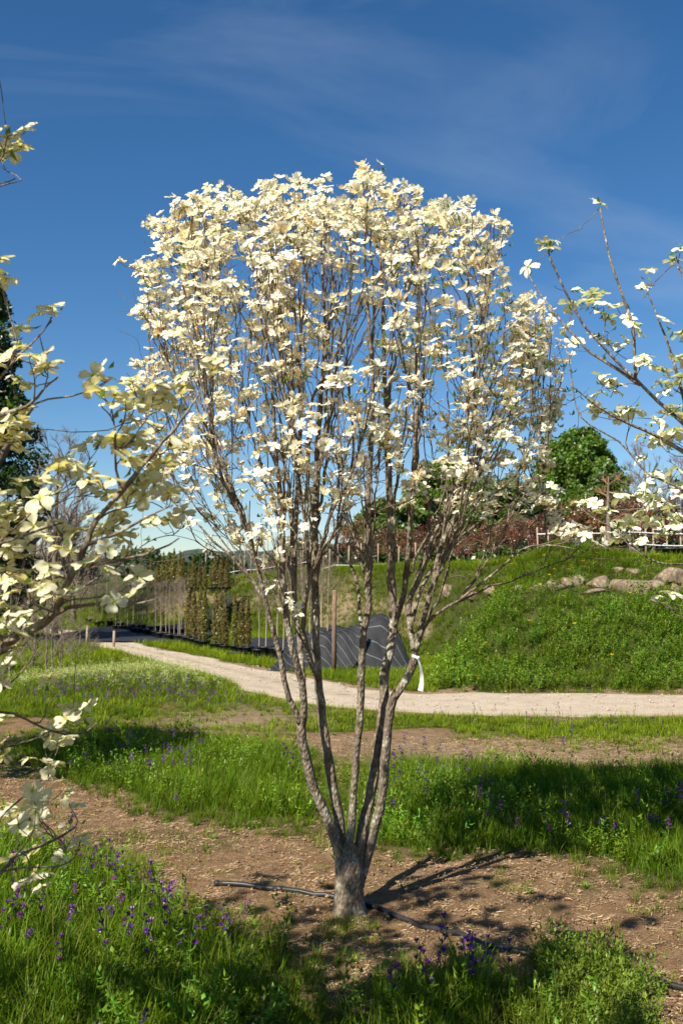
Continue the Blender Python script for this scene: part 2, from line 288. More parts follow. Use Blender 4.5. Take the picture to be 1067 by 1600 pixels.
# ------------------------------------------------------------------ ground, road, hill
def axis(segs):
    o = []
    for a, b, s in segs: o += list(np.arange(a, b, s))
    return np.array(o+[segs[-1][1]])
xs = axis([(-900, -100, 100), (-100, -24, 8), (-24, -9, .7), (-9, -5, .25), (-5, -2.5, .09), (-2.5, 2.8, .05), (2.8, 7, .12), (7, 14, .5), (14, 40, 3), (40, 140, 25), (140, 900, 150)])
ys = axis([(-30, 0, 5), (0, 3, .2), (3, 8.5, .05), (8.5, 14, .09), (14, 19.5, .12), (19.5, 40, .35), (40, 70, 2), (70, 200, 10), (200, 1500, 100)])
X, Y = np.meshgrid(xs, ys); Zg = H(X, Y); tl, sh, dr = cover(X, Y)
mb = MB(); nx, ny = len(xs), len(ys)
idx = np.arange(nx*ny).reshape(ny, nx); q = np.stack([idx[:-1, :-1], idx[:-1, 1:], idx[1:, 1:], idx[1:, :-1]], -1).reshape(-1, 4)
gcol = np.stack([np.maximum(tl*.9, sh).ravel(), dr.ravel(), dr.ravel()*0], -1)
mb.add(np.stack([X.ravel(), Y.ravel(), Zg.ravel()], -1), q.tolist(), gcol)
tag(link('ground', mb.mesh('ground', M['soil'])), 'brown soil and turf of the nursery grounds', 'ground', kind='structure')
rd = dense(ROADC, .3); t = np.gradient(rd, axis=0); t /= np.linalg.norm(t, axis=1)[:, None]; nn = np.stack([-t[:, 1], t[:, 0]], -1)
mb = MB(); cols = np.linspace(-1, 1, 13); V = []; cc = []
for i in range(len(rd)):
    wd = float(np.interp(rd[i][0], [-6, -2.5, -.8, 1.5], [.55, .6, .85, 1.12]))+.10*math.sin(i*.37)+.07*math.sin(i*1.1)
    for c in cols:
        p = rd[i]+nn[i]*(c*wd+.05*math.sin(i*.9+c*3)*(abs(c) > .9)); rut = -.02*math.exp(-((abs(c)-.5)/.2)**2)
        V.append((p[0], p[1], 0)); cc.append((max(0, 1-abs(c)/.22)*.9*(rd[i][0] < 1.0)+max(0, (abs(c)-.84)/.16), 0, 0))
V = np.array(V); V[:, 2] = H0(V[:, 0], V[:, 1])+.028+np.tile(np.where(abs(cols) > .95, -.03, -.012*np.exp(-((abs(cols)-.5)/.2)**2)), len(rd))
nc = len(cols); mb.add(V, [(i*nc+k, i*nc+k+1, (i+1)*nc+k+1, (i+1)*nc+k) for i in range(len(rd)-1) for k in range(nc-1)], cc)
tag(link('dirt_road', mb.mesh('dirt_road', M['road'])), 'pale sandy dirt track winding past the bank', 'road', kind='structure')
def hillmesh(px0, px1, tops, d, depth=120):
    mb = MB(); n = 160; pxs = np.linspace(px0, px1, n); V = []
    for i, px in enumerate(pxs):
        py = np.interp(px, *zip(*tops)); p = P(px, py, d); wob = (fbm(np.array([i*.35]), np.array([d*.1]), 3, 3)[0]-.4)*d*.016
        for k, (f, dd) in enumerate(((0, -depth*.6), (.55, -depth*.25), (.9, -depth*.06), (1, 0), (.3, depth*.5))): V.append((p[0]*(d+dd)/d, d+dd, (p[2]+wob)*f-.5*(k == 0)+2*f+(RNG.random()-.5)*d*.004*(0 < k < 4)))
    mb.add(V, [(i*5+k, (i+1)*5+k, (i+1)*5+k+1, i*5+k+1) for i in range(n-1) for k in range(4)]); return mb.mesh('hills', M['hill'])
tag(link('hills', hillmesh(-900, 2200, [(-900, 820), (-200, 850), (160, 885), (250, 884), (330, 872), (420, 872), (520, 880), (700, 868), (1100, 860), (2200, 830)], 420)), 'low wooded hills along the horizon', 'hills', kind='structure')

# ------------------------------------------------------------------ grass and weeds scattered over the ground (stuff)
def blade(mb, base, az, length, width, bend, seg=3, col=(1, 1, 1)):
    t = np.linspace(0, 1, seg+1); dx = np.array([math.cos(az), math.sin(az), 0]); sx = np.array([-math.sin(az), math.cos(az), 0])
    ang = bend*t*1.0; cx = np.cumsum(np.r_[0, np.sin(ang[1:])*length/seg]); cz = np.cumsum(np.r_[0, np.cos(ang[1:])*length/seg])
    V = []; K = []
    for i in range(seg+1):
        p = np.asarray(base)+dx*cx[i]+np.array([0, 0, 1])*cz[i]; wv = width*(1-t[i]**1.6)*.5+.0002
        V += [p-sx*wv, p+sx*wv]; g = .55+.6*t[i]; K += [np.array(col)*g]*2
    mb.add(V, [(2*i, 2*i+1, 2*i+3, 2*i+2) for i in range(seg)], K)
def ovleaf(mb, p, az, elev, length, width, col, fold=.25, mi=0):
    d = np.array([math.cos(az)*math.cos(elev), math.sin(az)*math.cos(elev), math.sin(elev)]); s = np.array([-math.sin(az), math.cos(az), 0]); u = np.cross(d, s); p = np.asarray(p, float)
    V = [p, p+d*length*.5+s*width*.5+u*width*-fold, p+d*length-u*length*-.12, p+d*length*.5-s*width*.5+u*width*-fold, p+d*length*.5]
    mb.add(V, [(0, 1, 4), (1, 2, 4), (2, 3, 4), (3, 0, 4)], col, mi)
def proto(name, fn, mats, n):
    col = bpy.data.collections.new(name)
    for i in range(n):
        mb = MB(); fn(mb, i); col.objects.link(bpy.data.objects.new('%s_%d' % (name, i), mb.mesh(name, mats)))
    return col
U = random.uniform
def tallclump(mb, i):
    for _ in range(28):
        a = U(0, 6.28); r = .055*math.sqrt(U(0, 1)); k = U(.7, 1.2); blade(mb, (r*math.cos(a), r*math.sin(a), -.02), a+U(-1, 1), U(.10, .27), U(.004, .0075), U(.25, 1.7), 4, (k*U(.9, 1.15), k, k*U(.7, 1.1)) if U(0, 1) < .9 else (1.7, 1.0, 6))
def shortclump(mb, i):
    for _ in range(24):
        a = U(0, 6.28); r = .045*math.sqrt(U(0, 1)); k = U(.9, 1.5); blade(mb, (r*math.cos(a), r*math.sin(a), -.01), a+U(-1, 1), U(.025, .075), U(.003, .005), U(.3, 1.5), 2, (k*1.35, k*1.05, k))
def rosette(mb, i):
    for _ in range(13): ovleaf(mb, (0, 0, .002), U(0, 6.28), U(.1, 1.0), U(.02, .055), U(.010, .02), (U(.8, 1.2),)*3)
def herbclump(mb, i):
    for _ in range(7):
        a = U(0, 6.28); h = U(.12, .34); lx, ly = U(-.12, .12), U(-.12, .12)
        for k in range(14):
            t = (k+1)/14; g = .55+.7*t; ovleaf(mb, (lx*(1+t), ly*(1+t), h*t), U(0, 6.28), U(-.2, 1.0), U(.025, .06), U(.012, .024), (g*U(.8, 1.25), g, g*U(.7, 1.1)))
def weedbush(mb, i):
    for _ in range(9):
        lx, ly = U(-.08, .08), U(-.08, .08); h = U(.06, .2)
        for k in range(12):
            t = (k+1)/12; ovleaf(mb, (lx*(1+t*.6), ly*(1+t*.6), h*t), U(0, 6.28), U(0, 1.1), U(.015, .038), U(.008, .016), (U(.7, 1.2),)*3)
def drytuft(mb, i):
    for _ in range(22):
        a = U(0, 6.28); blade(mb, (U(-.05, .05), U(-.05, .05), -.01), a, U(.06, .2), .003, U(.2, 1.6), 3, (U(.8, 1.2),)*3)
def strawbits(mb, i):
    for _ in range(26):
        a = U(0, 3.14); l = U(.008, .035); x, y, z = U(-.06, .06), U(-.06, .06), U(0, .008); d = np.array([math.cos(a), math.sin(a), U(-.2, .35)])*l; s = np.array([-math.sin(a), math.cos(a), .4])*U(.0006, .002)
        mb.add([np.array([x, y, z])-s, np.array([x, y, z])+s, np.array([x, y, z])+d+s, np.array([x, y, z])+d-s], [(0, 1, 2, 3)], (U(.5, 1.25),)*3)
ICO = None
def ico(sub=1):
    import bmesh
    bm = bmesh.new(); bmesh.ops.create_icosphere(bm, subdivisions=sub, radius=1); v = np.array([x.co[:] for x in bm.verts]); f = [[x.index for x in p.verts] for p in bm.faces]; bm.free(); return v, f
ICO1 = ico(1); ICO2 = ico(2); ICO3 = ico(3)
def clods(mb, i):
    for _ in range(7):
        s = U(.002, .007)*(1.8 if U(0, 1) < .12 else 1); v = ICO1[0]*(1+.35*(RNG.random((len(ICO1[0]), 1))-.5))*s*np.array([1, U(.6, 1), .6]); mb.add(v+[U(-.06, .06), U(-.06, .06), s*.25], ICO1[1])
def bloom_spike(mb, i, mi=1, n=9, h=(.16, .3), r=.011):
    hh = U(*h); blade(mb, (0, 0, 0), U(0, 6), hh, .004, U(0, .4), 3, (1.2, 1.1, 1))
    for k in range(6): ovleaf(mb, (0, 0, hh*U(.1, .8)), U(0, 6.28), U(.1, .8), U(.025, .05), .01, (1, 1, 1))
    for k in range(n):
        a = U(0, 6.28); p = np.array([U(-.015, .015), U(-.015, .015), hh*U(.72, 1.02)])
        for j in range(4): ovleaf(mb, p, a+j*1.57, U(.1, .9), r*U(.8, 1.3), r, (U(.7, 1.3), U(.7, 1.2), U(.8, 1.3)), mi=mi)
def daisy(mb, i, mi=1):
    hh = U(.2, .36); blade(mb, (0, 0, 0), U(0, 6), hh, .003, .2, 2)
    for j in range(8): ovleaf(mb, (0, 0, hh), j*.785, .15, .02, .011, (1, 1, 1), mi=mi)
def mustard(mb, i, mi=1):
    for _ in range(4):
        hh = U(.12, .3); x, y = U(-.06, .06), U(-.06, .06); blade(mb, (x, y, 0), U(0, 6), hh, .004, U(0, .5), 2)
        for k in range(9): ovleaf(mb, (x+U(-.025, .025), y+U(-.025, .025), hh*U(.75, 1.05)), U(0, 6.28), U(-.2, .9), .014, .011, (U(.7, 1.3),)*3, mi=mi)
PR = dict(tall=proto('tall_clump', tallclump, M['grass'], 7), short=proto('short_clump', shortclump, M['grass'], 5), ros=proto('rosette', rosette, M['weed'], 4), herb=proto('herb_clump', herbclump, M['herb'], 6),
 weed=proto('weed_clump', weedbush, M['weed'], 4), dry=proto('dry_tuft', drytuft, M['grass_dry'], 4), straw=proto('straw_bits', strawbits, M['straw'], 6), clod=proto('clod_bits', clods, M['clod'], 5),
 purple=proto('purple_spike', bloom_spike, [M['herb'], M['purple']], 5), daisy=proto('daisy', daisy, [M['herb'], M['yellow']], 3), must=proto('mustard', mustard, [M['weed'], M['pale']], 4))
def scatter(name, label, cat, pts, sc, coll, tilt=.2):
    pts = np.asarray(pts, float); n = len(pts)
    if not n: return
    me = bpy.data.meshes.new(name); me.from_pydata(pts.tolist(), [], [])
    a = me.attributes.new('s', 'FLOAT', 'POINT'); a.data.foreach_set('value', np.broadcast_to(sc, (n,)).astype(np.float32))
    r = np.stack([(RNG.random(n)-.5)*2*tilt, (RNG.random(n)-.5)*2*tilt, RNG.random(n)*6.283], -1).astype(np.float32)
    a = me.attributes.new('r', 'FLOAT_VECTOR', 'POINT'); a.data.foreach_set('vector', r.ravel())
    a = me.attributes.new('k', 'INT', 'POINT'); a.data.foreach_set('value', RNG.integers(0, len(coll.objects), n).astype(np.int32))
    o = link(name, me); tag(o, label, cat, kind='stuff')
    g = bpy.data.node_groups.new(name, 'GeometryNodeTree'); g.interface.new_socket('Geometry', in_out='INPUT', socket_type='NodeSocketGeometry'); g.interface.new_socket('Geometry', in_out='OUTPUT', socket_type='NodeSocketGeometry')
    N = g.nodes.new; L = g.links.new; gi = N('NodeGroupInput'); go = N('NodeGroupOutput'); ip = N('GeometryNodeInstanceOnPoints'); ci = N('GeometryNodeCollectionInfo')
    ci.inputs['Collection'].default_value = coll; ci.inputs['Separate Children'].default_value = True; ci.inputs['Reset Children'].default_value = True; ip.inputs['Pick Instance'].default_value = True
    def na(nm, ty):
        x = N('GeometryNodeInputNamedAttribute'); x.data_type = ty; x.inputs['Name'].default_value = nm; return x.outputs['Attribute']
    e2 = N('FunctionNodeEulerToRotation'); L(na('r', 'FLOAT_VECTOR'), e2.inputs[0]); L(e2.outputs[0], ip.inputs['Rotation']); L(na('s', 'FLOAT'), ip.inputs['Scale']); L(na('k', 'INT'), ip.inputs['Instance Index'])
    L(gi.outputs[0], ip.inputs['Points']); L(ci.outputs[0], ip.inputs['Instance']); L(ip.outputs[0], go.inputs[0])
    md = o.modifiers.new('scatter', 'NODES'); md.node_group = g; return o
def field(x0, x1, y0, y1, step):
    gx, gy = np.meshgrid(np.arange(x0, x1, step), np.arange(y0, y1, step)); gx = gx.ravel()+(RNG.random(gx.size)-.5)*step*1.6; gy = gy.ravel()+(RNG.random(gy.size)-.5)*step*1.6; return gx, gy
def inview(x, y, m=1.0): return np.abs(x) < .36*y+m
def put(x, y, keep, dz=0): x, y = x[keep], y[keep]; return np.stack([x, y, H(x, y)+dz], -1)
# tall grass near
x, y = field(-4.5, 5.5, 2.6, 12.2, .058); k = inview(x, y); x, y = x[k], y[k]; tl, sh, dr = cover(x, y); r = RNG.random(len(x))
hv = .55+.6*fbm(x*1.7, y*1.7, 3, 61); pxx, pyy = project(x, y, 0.)
k = (tl > .1) & (r < .25+.6*tl); scatter('tall_grass', 'long green grass in lush patches around the bare soil', 'grass', put(x, y, k), (hv*(.8+.5*RNG.random(len(x)))*(.35+.65*tl))[k]*np.where(pyy[k] < 1300, .9, 1.0), PR['tall'], .25)
k = (tl > .5) & (RNG.random(len(x)) < np.where(pyy > 1400, .06, .13)*(fbm(x*2, y*2, 2, 71) > .45)); scatter('leafy_herbs', 'leafy green herbs mixed into the long grass', 'weeds', put(x, y, k), .5+.35*RNG.random(k.sum()), PR['herb'])
k = (tl < .5) & (r < .34*sh+.012*(y < 9)); scatter('short_grass', 'short thin grass sprouting from the soil', 'grass', put(x, y, k), .6+.7*RNG.random(k.sum()), PR['short'])
k = (tl < .5) & (RNG.random(len(x)) < .018+.05*sh); scatter('weed_rosettes', 'small flat weed rosettes on the bare soil', 'weeds', put(x, y, k), .4+.7*RNG.random(k.sum()), PR['ros'])
k = (tl > .5) & (RNG.random(len(x)) < np.where(pyy > 1400, .03, .08)*sm((fbm(x*1.3, y*1.3, 2, 83)-.46)/.1)) & ((pxx > 620) | (pyy < 1290) | (pyy > 1330)); scatter('purple_flower_spikes', 'small purple flowers dotted through the long grass', 'wildflowers', put(x, y, k), .7+.4*RNG.random(k.sum()), PR['purple'])
# weedy herbs in the corner by the pipe, yellow-green tuft at the trunk, other tufts
x, y = field(-1, 4, 3.2, 5.5, .05); px, py = project(x, y, 0.); k = inpoly(px, py, BH_); scatter('bright_herbs', 'bright green herbs growing over the black pipe', 'weeds', put(x, y, k), .45+.5*RNG.random(k.sum()), PR['weed']); k2 = k & (RNG.random(len(x)) < .35); scatter('corner_grass', 'thin grass among the herbs over the black pipe', 'grass', put(x, y, k2), .4+.4*RNG.random(k2.sum()), PR['tall'], .3)
x, y = field(-2, 2.5, 4, 8, .03); px, py = project(x, y, 0.); k = (((px-545)/42)**2+((py-1450)/18)**2 < 1) | (((px-205)/24)**2+((py-1340)/10)**2 < 1)
scatter('pale_tuft', 'yellowish grass tufts at the foot of the trunk', 'grass', put(x, y, k & (RNG.random(len(x)) < .5)), .25+.3*RNG.random((k).sum())[0] if False else .33, PR['dry']); k2 = k & (RNG.random(len(x)) < .6); scatter('green_tuft', 'short green shoots in the yellowish tufts', 'grass', put(x, y, k2), .5+.4*RNG.random(k2.sum()), PR['short'])
# litter and clods on the soil
x, y = field(-4, 4.5, 3.2, 10.5, .055); k = inview(x, y, .6); x, y = x[k], y[k]; tl, sh, dr = cover(x, y); r = RNG.random(len(x))
k = (tl < .5) & (r < .5); scatter('straw_litter', 'dry straw and bark litter strewn over the soil', 'litter', put(x, y, k, .002), .4+.7*RNG.random(k.sum()), PR['straw'], .1)
k = (tl < .5) & (RNG.random(len(x)) < .55); scatter('soil_clods', 'small crumbs and clods of brown soil', 'soil', put(x, y, k, -.001), .6+.9*RNG.random(k.sum()), PR['clod'], .3)
x, y = field(-6, 7, 11.5, 24, .10); k = (road_dist(x, y) < np.interp(x, [-6, -2.5, -.8, 1.5], [.5, .55, .8, 1.05])) & inview(x, y, .8) & (RNG.random(len(x)) < .45*fbm(x*2, y*2, 2, 3)); q = put(x, y, k); q[:, 2] = H0(q[:, 0], q[:, 1])+.022; scatter('road_gravel', 'loose pebbles and crumbs on the sandy track', 'gravel', q, .8+1.6*RNG.random(k.sum()), proto('road_bits', clods, M['gravel'], 4), .3)
# middle ground, verges, mound
x, y = field(-14, 13, 9.5, 40, .10); k = inview(x, y, 1.2) & (RNG.random(len(x)) < np.clip(18/y, .3, 1)); x, y = x[k], y[k]; tl, sh, dr = cover(x, y); r = RNG.random(len(x)); hz = H0(x, y); bank = (x > .9) & (y > 14.3) & (y < 17.6) & (hz > .05)
mat_area = ((x > -2.4) & (x < .4) & (y > 21.4) & (y < 27)) | ((x > -8.5) & (x < -3.4) & (y > 25.6) & (y < 36) & (hz < .1))
k = (tl < .5) & (r < sh*.95) & ~bank & ~mat_area; scatter('meadow_grass', 'short bright green grass along the track and slopes', 'grass', put(x, y, k), (.9+1.0*RNG.random(k.sum()))*np.interp(y[k], [10, 22, 40], [1, 1.7, 2.4]), PR['short'])
rdd = road_dist(x, y)
k = (tl < .5) & (RNG.random(len(x)) < dr*.5*(y > 17)) & ~mat_area & (rdd > 2.3); scatter('dry_slope_grass', 'dry straw-coloured grass on the terraced slope', 'grass', put(x, y, k), 1.1+.9*RNG.random(k.sum()), PR['dry'])
md = np.exp(-((x+3.1)/1.6)**2-((y-15.1)/1.3)**2); rdd = road_dist(x, y)
k = (RNG.random(len(x)) < md*1.9-.2) & (rdd > 1.3); scatter('pale_flowering_weeds', 'pale yellow flowering weeds covering the low mound', 'wildflowers', put(x, y, k), .6+.5*RNG.random(k.sum()), PR['must'])
k = (RNG.random(len(x)) < .5*((y > 12.6) & (y < 14.2) & (x < -1.2) & (x > -5.5))*sm((fbm(x*1.4, y*1.4, 2, 13)-.45)/.1)) & (rdd > 1.3) | ((RNG.random(len(x)) < .05) & (y < 12.3) & (y > 10) & (x > .6)); scatter('purple_meadow_flowers', 'purple flowers at the foot of the low mound', 'wildflowers', put(x, y, k), np.where(x[k] > 0, .45, .7)+.3*RNG.random(k.sum()), PR['purple'])
k = (RNG.random(len(x)) < .9) & (((x > -6) & (y > 12) & (y < 19) & (x < -.6)) | ((x > -4) & (x < 1.2) & (y > 15.5) & (y < 20))) & (rdd > np.interp(x, [-6, -2.5, -.8, 1.5], [.7, .76, 1.0, 1.4])) & (sh > .3) & (fbm(x*.9, y*.9, 2, 17) > .45); scatter('verge_grass', 'shaggy green grass on the verges of the track', 'grass', put(x, y, k), .3+.4*RNG.random(k.sum()), PR['tall'])
x, y = field(-3.5, 3.5, 16.8, 32, .11); rdd = road_dist(x, y); hz = H0(x, y); k = (hz > .06) & (rdd > 2) & ((x < 1.6) | (y > 18.2)) & (RNG.random(len(x)) < .8); scatter('slope_grass', 'shaggy green grass on the terraced slope behind the tarpaulin', 'grass', put(x, y, k), .35+.55*RNG.random(k.sum()), PR['tall'], .35)
# lush bank
x, y = field(.7, 9, 14.1, 18.2, .085); hz = H0(x, y); k = inview(x, y, 1.2) & (hz > .03); x, y, hz = x[k], y[k], hz[k]; n = fbm(x*1.2, y*1.2, 3, 91); n2 = fbm(x*.9+5, y*.9, 3, 92); rk = (hz > 1.28)
k = (RNG.random(len(x)) < np.where(n > .47, .85, .25)) & ~(rk & (RNG.random(len(x)) < .85)); scatter('bank_herbs', 'dense leafy green herbs covering the roadside bank', 'weeds', put(x, y, k), (.5+.5*RNG.random(k.sum()))*(.7+.7*n2[k]), PR['herb'], .3)
k = (RNG.random(len(x)) < np.where(n > .47, .25, .9)) & ~(rk & (RNG.random(len(x)) < .8)); scatter('bank_grass', 'tall green grass growing on the roadside bank', 'grass', put(x, y, k), .5+.6*RNG.random(k.sum()), PR['tall'], .3)
k = (RNG.random(len(x)) < .45*(n2 > .5)*(hz < 1.4)); scatter('bank_weeds', 'light green weeds patched over the roadside bank', 'weeds', put(x, y, k), 1.0+.6*RNG.random(k.sum()), PR['weed'], .3)
k = (RNG.random(len(x)) < .16*(fbm(x*.7+9, y*.7, 2, 95) > .56)*(hz < 1.35)); scatter('bank_thicket', 'dark leafy vetch clumps standing out on the bank', 'weeds', put(x, y, k), 1.0+.6*RNG.random(k.sum()), PR['herb'], .35)
k = (RNG.random(len(x)) < .02+.08*(n2 > .6)*(hz > 1)); scatter('yellow_daisies', 'yellow daisies dotted over the green bank', 'wildflowers', put(x, y, k), 1.2+.7*RNG.random(k.sum()), PR['daisy'])
x, y = field(2.2, 5.6, 17.8, 20.2, .09); k = (np.exp(-((x-3.9)/1.3)**2-((y-18.6)/.8)**2) > .25); scatter('terrace_grass', 'tall sunlit grass on the hump above the rocks', 'grass', put(x, y, k), .6+.5*RNG.random(k.sum()), PR['tall'], .3)

# ------------------------------------------------------------------ dogwoods
def bract(rows, cols, L=.045, droop=.3, cup=.12, tw=0., seed=0):
    rr = random.Random(seed); ts = np.linspace(0, 1, rows); us = np.linspace(-1, 1, cols); V = []; K = []
    wd = np.interp(ts, [0, .2, .45, .72, .9, 1], [.07, .22, .40, .47, .40, .24]); a1, a2 = rr.uniform(.8, 1.2), rr.uniform(-.05, .05)
    for i, t in enumerate(ts):
        for u in us:
            tt = t*(1-.12*(abs(u) < .1)*(t > .97)); x = L*(.06+tt); yv = L*wd[i]*u*a1+L*a2*t; z = L*(.22*t-droop*t*t+cup*abs(u)**1.5*(1-t)+tw*u*t+.05*rr.uniform(-1, 1)*t)
            V.append((x, yv, z)); tip = max(0, t-.9)*10*(abs(u) < .6)
            base = np.array([.86, .93, .55])*(1-min(1, t*2.5))+np.array([1, 1, 1])*min(1, t*2.5); K.append(base*(1-.5*tip)+np.array([.62, .42, .30])*.5*tip)
    f = [(i*cols+k, (i+1)*cols+k, (i+1)*cols+k+1, i*cols+k+1) for i in range(rows-1) for k in range(cols-1)]
    return np.array(V), f, np.array(K)
def button_mb(mi=0, r=.0058, n=7):
    mb = MB(); v = ICO1[0]*r*np.array([1, 1, .7])+[0, 0, r*.3]; mb.add(v, ICO1[1], (1, 1, 1), mi)
    for k in range(n):
        a = k*2.4; q = r*.75*math.sqrt((k+.5)/n); mb.add(ICO1[0]*r*.28+[q*math.cos(a), q*math.sin(a), r*.95], ICO1[1], (1.5, 1.5, .9), mi)
    return mb
def rotz(v, a): c, s = math.cos(a), math.sin(a); return np.stack([v[:, 0]*c-v[:, 1]*s, v[:, 0]*s+v[:, 1]*c, v[:, 2]], -1)
def flower_mb(seed, rows=5, cols=3):
    rr = random.Random(seed); mb = MB(); dr = rr.uniform(-.05, .4) if seed % 3 else rr.uniform(-.75, -.3)
    for k in range(4):
        v, f, K = bract(rows, cols, .045*rr.uniform(.85, 1.12)*(1 if k % 2 else .9), dr+rr.uniform(-.15, .15), .15, rr.uniform(-.2, .2), seed*9+k)
        if seed == 3: K = K*np.array([.98, .86, .66])
        v[:, 2] += .0015*(k % 2); mb.add(rotz(v, k*math.pi/2+rr.uniform(-.12, .12)), f, K, 0)
    mb.add(ICO1[0]*.0055*np.array([1, 1, .8])+[0, 0, .003], ICO1[1], (1, 1, 1), 1); return mb
FL = [flower_mb(i) for i in range(8)]
def frame(nrm, spin):
    nrm = np.asarray(nrm)/np.linalg.norm(nrm); a = np.cross(nrm, [0, 0, 1.]) if abs(nrm[2]) < .98 else np.array([1., 0, 0]); a /= np.linalg.norm(a); b = np.cross(nrm, a)
    c, s = math.cos(spin), math.sin(spin); return np.stack([a*c+b*s, -a*s+b*c, nrm], 1)      # columns
class Tree:
    def __init__(s): s.p = np.zeros((60000, 3)); s.d = np.zeros((60000, 3)); s.r = np.zeros(60000); s.n = 0; s.br = []
    def path(s, pts, rad, step=.05):
        q = dense(pts, step); r = np.interp(np.linspace(0, 1, len(q)), np.linspace(0, 1, len(rad)), rad); s.addn(q, r); return q, r
    def addn(s, q, r):
        t = np.gradient(q, axis=0); t /= np.linalg.norm(t, axis=1)[:, None]+1e-9; k = s.n; s.n += len(q); s.p[k:s.n] = q; s.d[k:s.n] = t; s.r[k:s.n] = r; s.br.append((q, r))
    def grow(s, tip, rt=.0018, up=.5, zmin=0, kr=.008, jit=.012, maxr=.011, bend=.35, upw=.9, lat=1.2, mind=0):
        p = s.p[:s.n]; d = s.d[:s.n]; v = tip-p; D = np.linalg.norm(v, axis=1)+1e-6; ca = (v*d).sum(1)/D; cu = v[:, 2]/D
        cost = D*(1+lat*(1-ca))*(1+upw*np.maximum(0, up-cu))+100*(p[:, 2] < zmin)+.3*(D < .03)+100*(D < mind)
        i = int(np.argmin(cost)); D = D[i]; p0 = p[i]; u = v[i]/D
        p1 = p0+d[i]*D*bend*.8+u*D*.05; p2 = tip-(u*.5+np.array([0, 0, .5]))*D*.32
        n = max(4, int(D/.05)); t = np.linspace(0, 1, n+1)[:, None]; q = (1-t)**3*p0+3*(1-t)**2*t*p1+3*(1-t)*t*t*p2+t**3*tip
        q[1:-1] += (RNG.random((n-1, 3))-.5)*2*jit*min(1, D*2)
        r0 = min(s.r[i]*.72, rt+kr*D, maxr); r = r0+(rt-r0)*t[:, 0]**.8; s.addn(q, r); return q
def ptpoly(poly, n, dens):
    poly = np.array(poly, float); o = []
    while len(o) < n:
        px, py = U(*[f(poly[:, 0]) for f in (np.min, np.max)]), U(*[f(poly[:, 1]) for f in (np.min, np.max)])
        if inpoly(np.array([px]), np.array([py]), poly.tolist())[0] and U(0, 1) < dens(px, py): o.append((px, py))
    return o
def place_flowers(root, base, fl, petal, near, petals_split=False, big=300, twname='blossoms'):
    """fl: list of (pos, normal, scale). The ones that show largest become parts, the rest one mass of blossoms"""
    fl = sorted(fl, key=near); meshes = [m.mesh('flower', [petal, M['button']]) for m in FL]
    if petals_split:
        bts = [button_mb().mesh('flower', M['button'])]; pm = []
        for k in range(10):
            rr = random.Random(k+50); v, f, K = bract(7, 5, .046*rr.uniform(.88, 1.1), rr.uniform(-.05, .5), .2, rr.uniform(-.22, .22), k+90); b = MB(); b.add(v, f, K); pm.append(b.mesh('petal', petal))
    for i, (p, n, sc) in enumerate(fl[:big]):
        m = Matrix(frame(n, U(0, 6.28)).tolist()); e = m.to_euler()
        if not petals_split: link('flower', random.choice(meshes), root, p-base, e, sc); continue
        o = link('flower', bts[0], root, p-base, e, sc); fam = random.randrange(10)
        for k in range(4): link('petal', pm[(fam+(k % 2)*3+random.randrange(2)) % 10], o, (0, 0, .0008*(k % 2)), (U(-.1, .1), U(-.22, .22), k*math.pi/2+U(-.13, .13)), U(.88, 1.08))
    rest = fl[big:]
    if rest:
        mb = MB()
        for p, n, sc in rest:
            s = random.choice(FL); v = np.concatenate(s.v)*sc; R = frame(n, U(0, 6.28)); g = U(.88, 1.05)
            mb.v.append(v@R.T+p); mb.f.extend([tuple(i+mb.n for i in q) for q in s.f]); mb.mi.extend(s.mi); mb.c.append(np.concatenate(s.c)*[g, g, g*U(.9, 1), 1]); mb.n += len(v)
        tag(link(twname, mb.mesh(twname, [petal, M['button']], off=base), root), kind='stuff')
def cluster(T, c, n, spread, sunw, sc, fl, up=.3):
    for j in range(n):
        a = U(0, 6.28); r = spread*math.sqrt(U(.05, 1)) if n > 1 else 0; tip = c+np.array([r*math.cos(a), r*math.sin(a), U(-.7, .8)*spread+.01])
        if n > 1: T.grow(tip, .0011, .3, 0, .004, .003, .0022, .3)
        nn_ = np.array([0, 0, 1.])+sunw*SUNV+(RNG.random(3)-.5)*1.7+.6*(tip-c)/spread*(n > 1); fl.append((tip+np.array([0, 0, .004]), nn_, sc*U(.8, 1.12)))
